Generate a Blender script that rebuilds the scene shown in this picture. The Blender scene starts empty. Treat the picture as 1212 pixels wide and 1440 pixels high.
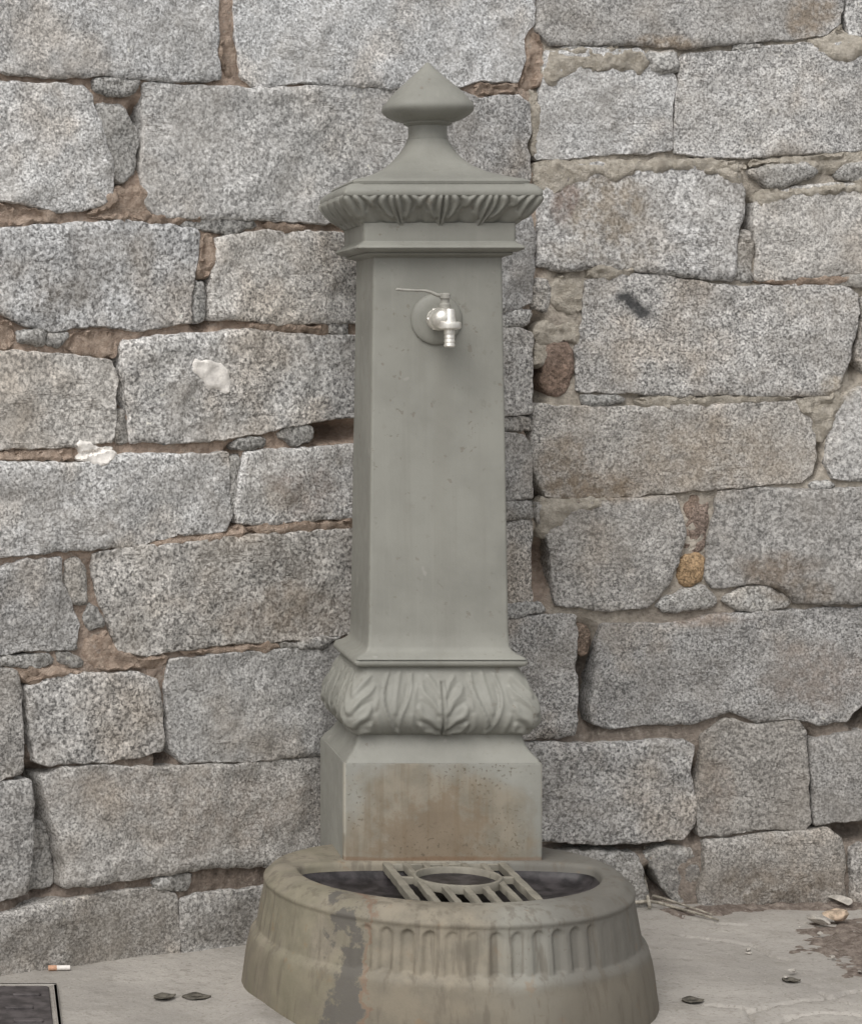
import bpy, math, random
import numpy as np
from mathutils import Vector
from mathutils.geometry import delaunay_2d_cdt

random.seed(7)
S = bpy.context.scene
R = math.radians

# ------------------------------------------------------------------ camera
EYE = 0.957          # camera height, metres
F = 3300.0           # focal length in pixels of the 1212 x 1440 photograph
PX, PY = -30.0, 490.0    # where the level optical axis meets the (cropped) photograph
cam_d = bpy.data.cameras.new('camera')
cam = bpy.data.objects.new('camera', cam_d)
S.collection.objects.link(cam)
cam.location = (0, 0, EYE)
cam.rotation_euler = (R(90), 0, 0)
cam_d.sensor_fit = 'AUTO'
cam_d.sensor_width = 36.0
cam_d.lens = F * 36.0 / 1440.0
cam_d.shift_x = (606 - PX) / 1440.0
cam_d.shift_y = -(720 - PY) / 1440.0
cam_d.clip_start = 0.05
cam_d.clip_end = 1000
S.camera = cam

# ------------------------------------------------------------------ light
SUN_EL, SUN_AZ = 50.0, -30.0      # azimuth: degrees to the right of straight behind the camera
w = bpy.data.worlds.new('World'); S.world = w; w.use_nodes = True
nt = w.node_tree
bg = nt.nodes['Background']
sky = nt.nodes.new('ShaderNodeTexSky'); sky.sky_type = 'NISHITA'; sky.sun_disc = False
sky.sun_elevation = R(SUN_EL)
sky.sun_rotation = R(180 - SUN_AZ)
sky.dust_density = 4.0; sky.air_density = 1.0; sky.ozone_density = 1.0
hs = nt.nodes.new('ShaderNodeHueSaturation'); hs.inputs['Saturation'].default_value = 0.10
nt.links.new(sky.outputs[0], hs.inputs['Color']); nt.links.new(hs.outputs[0], bg.inputs[0])
bg.inputs[1].default_value = 0.14
sun_d = bpy.data.lights.new('sun', 'SUN'); sun_d.energy = .75; sun_d.angle = R(35); sun_d.color = (1.0, .955, .89)
sun = bpy.data.objects.new('sun', sun_d); S.collection.objects.link(sun)
az, el = R(SUN_AZ), R(SUN_EL)
to_sun = Vector((math.sin(az) * math.cos(el), -math.cos(az) * math.cos(el), math.sin(el)))
sun.rotation_euler = to_sun.to_track_quat('Z', 'Y').to_euler()
sun.location = (0, -3, 6)

S.view_settings.view_transform = 'Standard'
S.view_settings.look = 'None'
S.view_settings.gamma = 1.0
S.view_settings.use_curve_mapping = False
S.view_settings.exposure = 0.26

# ------------------------------------------------------------------ numpy helpers
_rng = np.random.RandomState(3)
_perm = np.tile(_rng.permutation(512), 3)
_grad = _rng.randn(512, 3); _grad /= np.linalg.norm(_grad, axis=1)[:, None]
def noise3(p):
    p = np.asarray(p, float)
    i = np.floor(p).astype(int); f = p - i
    i &= 255
    u = f * f * f * (f * (f * 6 - 15) + 10)
    out = 0
    for dx in (0, 1):
        for dy in (0, 1):
            for dz in (0, 1):
                h = _perm[_perm[_perm[i[:, 0] + dx] + i[:, 1] + dy] + i[:, 2] + dz] & 511
                g = _grad[h]
                d = (g * (f - np.array([dx, dy, dz]))).sum(1)
                wx = u[:, 0] if dx else 1 - u[:, 0]
                wy = u[:, 1] if dy else 1 - u[:, 1]
                wz = u[:, 2] if dz else 1 - u[:, 2]
                out = out + d * wx * wy * wz
    return out
def fbm(x, y, z, scale, octv=3, gain=.5):
    p = np.stack([np.broadcast_to(x, np.shape(x)).ravel(), np.ravel(y), np.broadcast_to(z, np.shape(x)).ravel()], 1) * scale
    a, s, t = 1.0, 0, 0
    for k in range(octv):
        s = s + a * noise3(p + 17.3 * k); p = p * 2.03; a *= gain
    return s.reshape(np.shape(x))
def seg_dist(P, A, B):
    """distance of points P (n,2) to segments A->B (m,2): (n,m)"""
    d = B - A; L2 = (d * d).sum(1) + 1e-18
    t = ((P[:, None, :] - A[None]) * d[None]).sum(2) / L2[None]
    t = np.clip(t, 0, 1)
    q = A[None] + t[..., None] * d[None]
    return np.sqrt(((P[:, None, :] - q) ** 2).sum(2))
def poly_dist(P, poly):
    out = np.empty(len(P)); B = np.roll(poly, -1, 0)
    for k in range(0, len(P), 4000): out[k:k + 4000] = seg_dist(P[k:k + 4000], poly, B).min(1)
    return out
def inside(P, poly):
    x, y = P[:, 0], P[:, 1]; c = np.zeros(len(P), bool)
    n = len(poly)
    for i in range(n):
        x1, y1 = poly[i]; x2, y2 = poly[(i + 1) % n]
        cond = (y1 > y) != (y2 > y)
        with np.errstate(divide='ignore', invalid='ignore'):
            c ^= cond & (x < (x2 - x1) * (y - y1) / (y2 - y1 + 1e-18) + x1)
    return c
def resample(poly, step):
    out = []
    n = len(poly)
    for i in range(n):
        a, b = poly[i], poly[(i + 1) % n]
        k = max(1, int(round(np.linalg.norm(b - a) / step)))
        for j in range(k): out.append(a + (b - a) * j / k)
    return np.array(out)
def chaikin(poly, q=.2, times=1):
    for _ in range(times):
        nx = np.roll(poly, -1, 0)
        poly = np.stack([poly * (1 - q) + nx * q, poly * q + nx * (1 - q)], 1).reshape(-1, 2)
    return poly

# ------------------------------------------------------------------ object helpers
C = S.collection
def link(o, parent=None):
    C.objects.link(o)
    if parent is not None: o.parent = parent
    return o
def mesh_obj(name, verts, faces, mat, parent=None, smooth=True, sharp=None, loc=None):
    m = bpy.data.meshes.new(name)
    m.from_pydata([tuple(map(float, v)) for v in verts], [], [tuple(map(int, f)) for f in faces])
    m.validate()
    m.update()
    if smooth:
        m.polygons.foreach_set('use_smooth', np.ones(len(m.polygons), bool))
        if sharp: m.set_sharp_from_angle(angle=R(sharp))
    if mat: m.materials.append(mat)
    o = bpy.data.objects.new(name, m)
    if loc is not None: o.location = loc
    return link(o, parent)
def tag(o, label=None, cat=None, group=None, kind=None):
    if label: o['label'] = label
    if cat: o['category'] = cat
    if group: o['group'] = group
    if kind: o['kind'] = kind
    return o
def empty(name, loc=(0, 0, 0), rz=0):
    e = bpy.data.objects.new(name, None); e.location = loc; e.rotation_euler = (0, 0, rz); e.empty_display_size = .05
    return link(e)

# ------------------------------------------------------------------ materials
class NT:
    def __init__(s, name):
        s.m = bpy.data.materials.new(name); s.m.use_nodes = True; s.t = s.m.node_tree
        s.b = s.t.nodes['Principled BSDF']; s.b.inputs['Specular IOR Level'].default_value = .3
        s.tc = s.n('ShaderNodeTexCoord'); s.co = s.tc.outputs['Object']
    def n(s, k, **kw):
        x = s.t.nodes.new(k)
        for a, v in kw.items(): setattr(x, a, v)
        return x
    def l(s, a, b): s.t.links.new(a, b)
    def set(s, inp, v):
        if hasattr(v, 'is_linked') or isinstance(v, bpy.types.NodeSocket): s.l(v, inp)
        else: inp.default_value = v
    def noise(s, scale, detail=2, rough=.5, co=None, out='Fac', dist=0):
        x = s.n('ShaderNodeTexNoise'); x.inputs['Scale'].default_value = scale; x.inputs['Detail'].default_value = detail
        x.inputs['Roughness'].default_value = rough; x.inputs['Distortion'].default_value = dist
        s.l(co or s.co, x.inputs['Vector']); return x.outputs[out]
    def vor(s, scale, co=None, out='Color', feature='F1'):
        x = s.n('ShaderNodeTexVoronoi'); x.feature = feature; x.inputs['Scale'].default_value = scale
        s.l(co or s.co, x.inputs['Vector']); return x.outputs[out]
    def ramp(s, fac, stops, interp='LINEAR'):
        x = s.n('ShaderNodeValToRGB'); x.color_ramp.interpolation = interp
        e = x.color_ramp.elements
        while len(e) < len(stops): e.new(.5)
        for k, (p, c) in enumerate(stops):
            e[k].position = p; e[k].color = (*c, 1) if isinstance(c, tuple) else (c, c, c, 1)
        s.set(x.inputs[0], fac); return x.outputs[0]
    def mix(s, fac, a, b, mode='MIX'):
        x = s.n('ShaderNodeMix', data_type='RGBA', blend_type=mode)
        s.set(x.inputs[0], fac); 
        for i, v in ((6, a), (7, b)):
            if isinstance(v, tuple): v = (*v, 1) if len(v) == 3 else v
            s.set(x.inputs[i], v)
        return x.outputs[2]
    def math(s, op, a, b=0.0, c=None, clamp=False):
        x = s.n('ShaderNodeMath', operation=op, use_clamp=clamp); s.set(x.inputs[0], a); s.set(x.inputs[1], b)
        if c is not None: s.set(x.inputs[2], c)
        return x.outputs[0]
    def smooth(s, v, a, b, lo=0.0, hi=1.0):
        x = s.n('ShaderNodeMapRange', interpolation_type='SMOOTHSTEP'); s.set(x.inputs[0], v)
        for i, q in enumerate((a, b, lo, hi)): x.inputs[i + 1].default_value = q
        return x.outputs[0]
    def xyz(s, co=None):
        x = s.n('ShaderNodeSeparateXYZ'); s.l(co or s.co, x.inputs[0]); return x.outputs
    def bump(s, h, strength, dist=.002, prev=None):
        x = s.n('ShaderNodeBump'); x.inputs['Strength'].default_value = strength; x.inputs['Distance'].default_value = dist
        s.l(h, x.inputs['Height'])
        if prev: s.l(prev, x.inputs['Normal'])
        return x.outputs[0]
    def done(s, color, rough=.85, normal=None, metal=None, spec=None):
        if isinstance(color, tuple): color = (*color, 1)
        s.set(s.b.inputs['Base Color'], color); s.set(s.b.inputs['Roughness'], rough)
        if normal: s.l(normal, s.b.inputs['Normal'])
        if metal is not None: s.b.inputs['Metallic'].default_value = metal
        if spec is not None: s.b.inputs['Specular IOR Level'].default_value = spec
        return s.m

def granite():
    t = NT('granite')
    info = t.n('ShaderNodeObjectInfo')
    off = t.n('ShaderNodeVectorMath', operation='SCALE'); 
    cmb = t.n('ShaderNodeCombineXYZ')
    t.l(info.outputs['Random'], cmb.inputs[0]); t.l(t.math('MULTIPLY', info.outputs['Random'], 7.7), cmb.inputs[1]); t.l(t.math('MULTIPLY', info.outputs['Random'], 3.1), cmb.inputs[2])
    t.l(cmb.outputs[0], off.inputs[0]); off.inputs['Scale'].default_value = 20
    gs_ = t.n('ShaderNodeVectorMath', operation='SCALE'); t.l(t.tc.outputs['Object'], gs_.inputs[0])
    t.l(t.math('MULTIPLY_ADD', t.math('FRACT', t.math('MULTIPLY', info.outputs['Random'], 91.7)), .50, 1.08), gs_.inputs['Scale'])
    add = t.n('ShaderNodeVectorMath', operation='ADD'); t.l(gs_.outputs[0], add.inputs[0]); t.l(off.outputs[0], add.inputs[1])
    t.co = add.outputs[0]
    # crystals: feldspar (pale), quartz (grey), mica (dark), slightly warped cells
    g1 = t.noise(175, 2, .62, dist=.6)
    g2 = t.noise(330, 2, .6)
    cell = t.n('ShaderNodeSeparateColor'); t.l(t.vor(190), cell.inputs[0])
    m = t.math('ADD', t.math('MULTIPLY', g1, .62), t.math('ADD', t.math('MULTIPLY', g2, .22), t.math('MULTIPLY', cell.outputs[0], .16)))
    base = t.ramp(m, [(.36, .10), (.44, .225), (.50, .35), (.57, .49), (.66, .67)])
    # broad mottling
    big = t.noise(7, 5, .65)
    base = t.mix(t.smooth(big, .40, .72, 0, .45), base, (.27, .25, .225), 'MIX')
    base = t.mix(1.0, base, t.ramp(t.noise(16, 4, .6), [(.30, .80), (.5, 1.0), (.70, 1.14)]), 'MULTIPLY')
    base = t.mix(t.smooth(t.noise(3.3, 4, .6), .55, .72, 0, .5), base, (.80, .79, .77), 'MULTIPLY')
    warm = t.noise(5, 3, .6)
    base = t.mix(t.smooth(warm, .48, .72, 0, .55), base, (.97, .86, .74), 'MULTIPLY')
    # some blocks are coarse and open, some close grained; dark hairline seams and pale lichen specks
    flat_ = t.smooth(t.math('FRACT', t.math('MULTIPLY', info.outputs['Random'], 37.3)), 0., 1., .0, .22)
    base = t.mix(flat_, base, (.35, .345, .335))
    mps = t.n('ShaderNodeMapping'); mps.inputs['Scale'].default_value = (6, 6, 34); mps.inputs['Rotation'].default_value = (.1, .12, 0); t.l(t.co, mps.inputs[0])
    seam = t.smooth(t.math('ABSOLUTE', t.math('SUBTRACT', t.noise(1, 4, .6, co=mps.outputs[0]), .5)), .0, .012, 1, 0)
    seam = t.math('MULTIPLY', seam, t.smooth(t.noise(6, 2, .5), .52, .62))
    base = t.mix(t.math('MULTIPLY', seam, .5), base, (.14, .125, .11))
    base = t.mix(t.math('MULTIPLY', t.smooth(t.noise(55, 3, .6), .66, .72), t.smooth(t.noise(5.5, 2, .5), .5, .65)), base, (.58, .57, .53))
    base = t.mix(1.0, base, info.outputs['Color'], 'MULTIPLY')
    at = t.n('ShaderNodeAttribute', attribute_name='stain')
    brk = t.smooth(t.noise(38, 4, .65), .36, .60)
    base = t.mix(t.math('MULTIPLY', at.outputs['Alpha'], t.math('MAXIMUM', t.math('MULTIPLY_ADD', brk, .6, .4), t.smooth(at.outputs['Alpha'], .7, .95))), base, t.mix(.55, at.outputs['Color'], t.mix(1.0, at.outputs['Color'], t.ramp(m, [(.36, .5), (.66, 1.5)]), 'MULTIPLY')))
    nrm = t.bump(t.noise(70, 4, .65), .55, .004)
    nrm = t.bump(m, .4, .002, nrm)
    nrm = t.bump(t.math('SUBTRACT', 1.0, seam), .6, .003, nrm)
    return t.done(base, .88, nrm, spec=.2)
def mortar_mat(name):
    t = NT(name)
    at = t.n('ShaderNodeAttribute', attribute_name='stain')
    v = t.ramp(t.noise(60, 5, .65), [(.3, .62), (.5, 1.0), (.72, 1.35)])
    base = t.mix(1.0, at.outputs['Color'], v, 'MULTIPLY')
    cell = t.vor(170, out='Distance')
    base = t.mix(t.smooth(t.noise(120, 2, .5), .58, .68, 0, .5), base, (.42, .38, .33))
    base = t.mix(t.smooth(t.noise(14, 3, .6), .5, .75, 0, .4), base, (.17, .14, .115))
    nrm = t.bump(t.noise(150, 4, .75), 1., .006); nrm = t.bump(cell, .35, .003, nrm)
    return t.done(base, .95, nrm, spec=.1)
def smear_mat(name, col, dark):
    t = NT(name)
    base = t.mix(t.smooth(t.noise(90, 3, .6), .38, .62), dark, col)
    base = t.mix(t.smooth(t.noise(25, 4, .6), .5, .75, 0, .6), base, tuple(.75 * c for c in dark))
    base = t.mix(t.smooth(t.noise(260, 2, .6), .58, .68, 0, .3), base, tuple(.7 * c for c in dark))
    nrm = t.bump(t.noise(110, 5, .75), 1., .008); nrm = t.bump(t.noise(320, 3, .7), .9, .003, nrm)
    return t.done(base, .95, nrm, spec=.1)
def plain(name, col, rough=.6, var=.25, scale=60, metal=None, bump=.2, spec=.3):
    t = NT(name)
    base = t.mix(t.smooth(t.noise(scale, 4, .6), .35, .65), tuple(c * (1 - var) for c in col), tuple(min(1, c * (1 + var)) for c in col))
    return t.done(base, rough, t.bump(t.noise(scale * 3, 3, .6), bump, .001), metal, spec)

PAINT = (.258, .255, .226)
def paint(name, kind):
    t = NT(name)
    x, y, z = t.xyz()
    v = t.noise(7, 5, .6)
    base = t.mix(t.smooth(v, .3, .7), tuple(c * .86 for c in PAINT), tuple(c * 1.10 for c in PAINT))
    # vertical rain streaks, chips and grime
    mp = t.n('ShaderNodeMapping'); mp.inputs['Scale'].default_value = (60, 60, 3.2); t.l(t.co, mp.inputs[0])
    st = t.noise(1, 3, .6, co=mp.outputs[0])
    base = t.mix(t.smooth(st, .50, .75, 0, .28), base, (.205, .198, .172))
    base = t.mix(t.smooth(st, .25, .42, .16, 0), base, (.36, .35, .31))
    base = t.mix(t.smooth(t.noise(55, 3, .6), .64, .72, 0, .35), base, (.17, .155, .13))
    base = t.mix(t.smooth(t.noise(33, 2, .5), .70, .76, 0, .45), base, (.38, .36, .33))
    # brush marks and thick worn paint, a few drips of limescale under the tap
    mpb = t.n('ShaderNodeMapping'); mpb.inputs['Scale'].default_value = (130, 130, 7); t.l(t.co, mpb.inputs[0])
    brush = t.noise(1, 2, .5, co=mpb.outputs[0])
    chip = t.math('MULTIPLY', t.smooth(t.noise(75, 3, .6), .655, .675), t.smooth(t.noise(6, 2, .5), .46, .6))
    base = t.mix(t.math('MULTIPLY', chip, .6), base, (.19, .165, .135))
    drip0 = t.math('MULTIPLY', t.smooth(t.math('ABSOLUTE', t.math('ADD', t.math('SUBTRACT', x, .005), t.math('MULTIPLY_ADD', t.noise(9, 3, .6), .03, -.015))), .022, .004), t.smooth(z, .50, .95, .25, .75))
    base = t.mix(t.math('MULTIPLY', t.math('MULTIPLY', drip0, t.smooth(z, .98, .95)), .35), base, (.21, .20, .17))
    rough = t.smooth(t.noise(18, 4, .6), .3, .7, .46, .68)
    if kind == 'block':
        # limescale and rust splashed over the front of the pedestal block
        n1 = t.noise(14, 5, .62)
        dx = t.math('DIVIDE', t.math('SUBTRACT', x, -.015), .150); dz = t.math('DIVIDE', t.math('SUBTRACT', z, .215), .115)
        d = t.math('SQRT', t.math('ADD', t.math('MULTIPLY', dx, dx), t.math('MULTIPLY', dz, dz)))
        front = t.smooth(y, -.105, -.118)
        msk = t.math('MULTIPLY', t.smooth(t.math('ADD', d, t.math('MULTIPLY_ADD', n1, 1.0, -.5)), 1.15, .80), front)
        base = t.mix(t.math('MULTIPLY', msk, .68), base, t.mix(t.smooth(t.noise(30, 4, .6), .35, .65), (.175, .145, .10), (.255, .212, .152)))
        core = t.math('MULTIPLY', t.smooth(t.math('ADD', d, t.math('MULTIPLY_ADD', t.noise(45, 4, .7), 1.6, -.8)), .75, .35), front)
        base = t.mix(t.math('MULTIPLY', core, .5), base, (.17, .115, .068))
        spk = t.math('MULTIPLY', t.smooth(t.noise(210, 2, .5), .60, .66), t.math('MULTIPLY', front, t.smooth(t.noise(10, 3, .6), .42, .62)))
        base = t.mix(t.math('MULTIPLY', spk, .7), base, (.10, .08, .055))
        runs = t.math('MULTIPLY', t.smooth(st, .48, .60), msk)
        base = t.mix(t.math('MULTIPLY', runs, .28), base, (.15, .105, .06))
        worn = t.math('MULTIPLY', t.smooth(t.math('ABSOLUTE', x), .1465, .1485), t.math('MULTIPLY', front, t.smooth(t.noise(20, 3, .6), .35, .55)))
        base = t.mix(t.math('MULTIPLY', worn, .6), base, (.42, .39, .33))
        edge = t.math('MULTIPLY', t.smooth(t.math('ADD', z, t.math('MULTIPLY', n1, .012)), .1965, .1925), front)
        base = t.mix(t.math('MULTIPLY', edge, .5), base, (.16, .085, .045))
    if kind == 'basin':
        n1 = t.noise(11, 5, .62); n2 = t.noise(24, 5, .65)
        lf = t.smooth(t.math('ADD', x, t.math('MULTIPLY_ADD', n1, .16, -.08)), .10, -.05)
        base = t.mix(t.math('MULTIPLY', lf, .85), base, t.mix(t.smooth(n2, .35, .65), (.175, .152, .115), (.26, .225, .17)))
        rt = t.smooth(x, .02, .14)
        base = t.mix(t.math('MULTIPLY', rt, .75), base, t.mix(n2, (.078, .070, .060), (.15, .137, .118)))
        sk = t.smooth(t.math('ADD', z, t.math('MULTIPLY', n1, .03)), .105, .085)
        base = t.mix(t.math('MULTIPLY', sk, .6), base, t.mix(n2, (.12, .105, .08), (.20, .17, .125)))
        al = t.math('MULTIPLY', t.smooth(x, -.135, -.2), t.smooth(n1, .36, .58))
        base = t.mix(t.math('MULTIPLY', al, .4), base, t.mix(n2, (.15, .14, .088), (.235, .22, .15)))
        drip = t.noise(1, 4, .65, co=mp.outputs[0])
        base = t.mix(t.math('MULTIPLY', t.smooth(drip, .50, .64), .5), base, (.115, .098, .076))
        rust = t.math('MULTIPLY', t.smooth(t.noise(34, 4, .65), .60, .70), t.smooth(n1, .42, .6))
        base = t.mix(t.math('MULTIPLY', rust, .35), base, (.23, .14, .07))
        # the grey patch where the coat has come off beside a rust-edged crack
        wob = t.math('MULTIPLY_ADD', t.noise(16, 5, .7), .09, -.045)
        cx = t.math('ADD', t.math('ADD', x, wob), t.math('MULTIPLY_ADD', z, -.12, .0))
        band = t.math('MULTIPLY', t.smooth(cx, -.222, -.214), t.smooth(cx, -.178, -.184))
        band = t.math('MULTIPLY', band, t.smooth(t.math('ADD', n2, t.math('MULTIPLY', z, -.6)), .36, .44))
        band = t.math('MULTIPLY', band, t.smooth(y, -.2, -.24))
        base = t.mix(t.math('MULTIPLY', band, .92), base, (.105, .097, .086))
        line = t.math('MULTIPLY', t.math('MULTIPLY', t.smooth(cx, -.182, -.178), t.smooth(cx, -.171, -.175)), t.smooth(y, -.2, -.24))
        base = t.mix(t.math('MULTIPLY', line, .35), base, (.19, .085, .05))
        rough = t.smooth(n2, .3, .7, .62, .85)
    nrm = t.bump(t.noise(22, 4, .6), .16, .004)
    nrm = t.bump(brush, .10, .0015, nrm)
    nrm = t.bump(t.math('SUBTRACT', 1.0, chip), .4, .001, nrm)
    nrm = t.bump(t.noise(240, 3, .6), .20 if kind == 'plain' else .4, .001, nrm)
    return t.done(base, rough, nrm, spec=.32)

M = dict(granite=granite(), mortar=mortar_mat('wall_mortar'),
         cream=smear_mat('cream_mortar', (.60, .55, .475), (.44, .395, .33)),
         buff=smear_mat('buff_mortar', (.56, .445, .36), (.40, .305, .24)),
         white=plain('white_plaster', (.86, .82, .77), .9, .10, 130, bump=1.),
         slate=smear_mat('dark_spall', (.15, .15, .15), (.10, .10, .10)),
         paint=paint('grey_green_paint', 'plain'), block=paint('stained_paint', 'block'), basin=paint('basin_paint', 'basin'))
M['bowl'] = plain('wet_dark_iron', (.034, .030, .031), .45, .55, 40, bump=.5)
M['grate'] = plain('worn_grate_iron', (.225, .208, .170), .6, .14, 30, bump=.4)
M['steel'] = plain('dull_plated_brass', (.78, .75, .69), .34, .12, 120, metal=.7, bump=.1)
M['lever'] = plain('painted_lever', (.30, .29, .26), .5, .15, 90)
M['leaf'] = plain('dry_dark_leaf', (.105, .095, .078), .75, .35, 150, bump=.5)
M['iron'] = plain('dark_cover_iron', (.075, .066, .066), .6, .35, 50, bump=.5)
M['filter'] = plain('orange_filter', (.50, .29, .19), .8, .15, 200)
M['paper'] = plain('white_paper', (.72, .68, .64), .8, .1, 200)
M['shard'] = plain('orange_cream_shard', (.46, .36, .27), .8, .4, 90, bump=.4)
M['pebble'] = plain('pale_pebble', (.40, .37, .33), .85, .25, 90, bump=.5)
M['stem'] = plain('dry_grey_stem', (.33, .30, .25), .8, .35, 120, bump=.4)

# ------------------------------------------------------------------ the wall, a bent surface seen straight on (right) and oblique (left)
LX0, LY0, LS = .0325, 3.58, .473          # left run: Y = LY0 + LS (X - LX0)
CX = .955; CY = LY0 + LS * (CX - LX0)     # inner corner
RS = .05                                  # right run: Y = CY + RS (X - CX)
LDIR = np.array([1, LS]) / math.hypot(1, LS); RDIR = np.array([1, RS]) / math.hypot(1, RS)
LN = np.array([LDIR[1], -LDIR[0]]); RN = np.array([RDIR[1], -RDIR[0]])
def px2uv(px, py):
    k = (px - PX) / F
    d = (LY0 - LS * LX0) / (1 - LS * k); X = k * d
    if X <= CX: u = -math.hypot(CX - X, CY - d)
    else:
        d = (CY - RS * CX) / (1 - RS * k); X = k * d; u = math.hypot(X - CX, d - CY)
    return u, EYE - (py - PY) / F * d
def uvw(u, v, wd):
    u = np.asarray(u, float); v = np.asarray(v, float)
    a = np.clip((u + .02) / .04, 0, 1)[:, None]
    N = LN[None] * (1 - a) + RN[None] * a; N = N / np.linalg.norm(N, axis=1)[:, None]
    P = np.array([CX, CY])[None] + np.where(u[:, None] < 0, u[:, None] * LDIR[None], u[:, None] * RDIR[None]) + N * np.asarray(wd)[:, None]
    return np.column_stack([P, v])

wall_left = tag(empty('stone_wall', tuple(uvw([-.9], [0], [0])[0])), 'grey granite block wall with brown mortar and white plaster splashes, running behind the fountain', 'stone wall')
wall_right = tag(empty('stone_wall', tuple(uvw([.5], [0], [0])[0])), 'grey granite block wall with cream mortar smears, meeting the other wall in a corner', 'stone wall')

STAINS = [  # px, py, radius x, radius y, colour, strength
    (795, 285, 24, 34, (.20, .135, .10), .55), (850, 300, 70, 60, (.27, .22, .16), .55), (860, 355, 90, 30, (.26, .22, .17), .35),
    (1140, 25, 40, 35, (.27, .21, .15), .55), (930, 60, 60, 12, (.28, .21, .14), .5),
    (830, 685, 90, 26, (.22, .17, .12), .65), (790, 650, 40, 40, (.24, .19, .14), .5), (1000, 640, 150, 60, (.25, .20, .145), .35),
    (1090, 800, 60, 28, (.16, .125, .095), .6), (1120, 830, 60, 20, (.20, .16, .12), .5), (990, 870, 60, 14, (.26, .19, .14), .4),
    (1090, 1245, 110, 40, (.17, .14, .11), .55), (1010, 1110, 30, 50, (.24, .19, .15), .3), (945, 1240, 40, 40, (.12, .115, .11), .5),
    (881, 421, 15, 10, (.075, .075, .075), 1.), (893, 430, 13, 11, (.075, .075, .075), 1.), (905, 440, 15, 12, (.075, .075, .075), 1.),
    (85, 420, 60, 22, (.22, .19, .155), .35), (400, 860, 110, 40, (.25, .20, .155), .35), (430, 690, 60, 40, (.25, .19, .155), .35),
    (200, 1110, 150, 40, (.26, .21, .165), .25), (330, 1140, 140, 60, (.26, .205, .16), .25), (120, 1320, 170, 40, (.16, .14, .115), .4),
    (330, 1300, 90, 30, (.15, .135, .115), .4), (1150, 950, 90, 50, (.24, .19, .155), .35), (1180, 545, 30, 20, (.42, .36, .28), .5),
]
STAIN_UV = []
for (sx, sy, rx, ry, c, a) in STAINS:
    u, v = px2uv(sx, sy); m_ = 3.9 / F
    STAIN_UV.append((u, v, rx * m_, ry * m_, c, min(1., a * 1.25)))
def stain_cols(u, v):
    col = np.zeros((len(u), 4)); col[:, :3] = .25
    for (su, sv, ru, rv, c, a) in STAIN_UV:
        d = np.sqrt(((u - su) / ru) ** 2 + ((v - sv) / rv) ** 2)
        if d.min() > 1.5: continue
        d = d + .5 * fbm(u, v, np.full(len(u), su * 3.1), 22, 3)
        k = a * np.clip((1.15 - d) / .5, 0, 1)
        up = k > col[:, 3]
        col[up, :3] = c; col[up, 3] = k[up]
    return col
def set_stain(me, col):
    at = me.attributes.new('stain', 'FLOAT_COLOR', 'POINT'); at.data.foreach_set('color', np.ascontiguousarray(col, np.float32).ravel())

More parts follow.
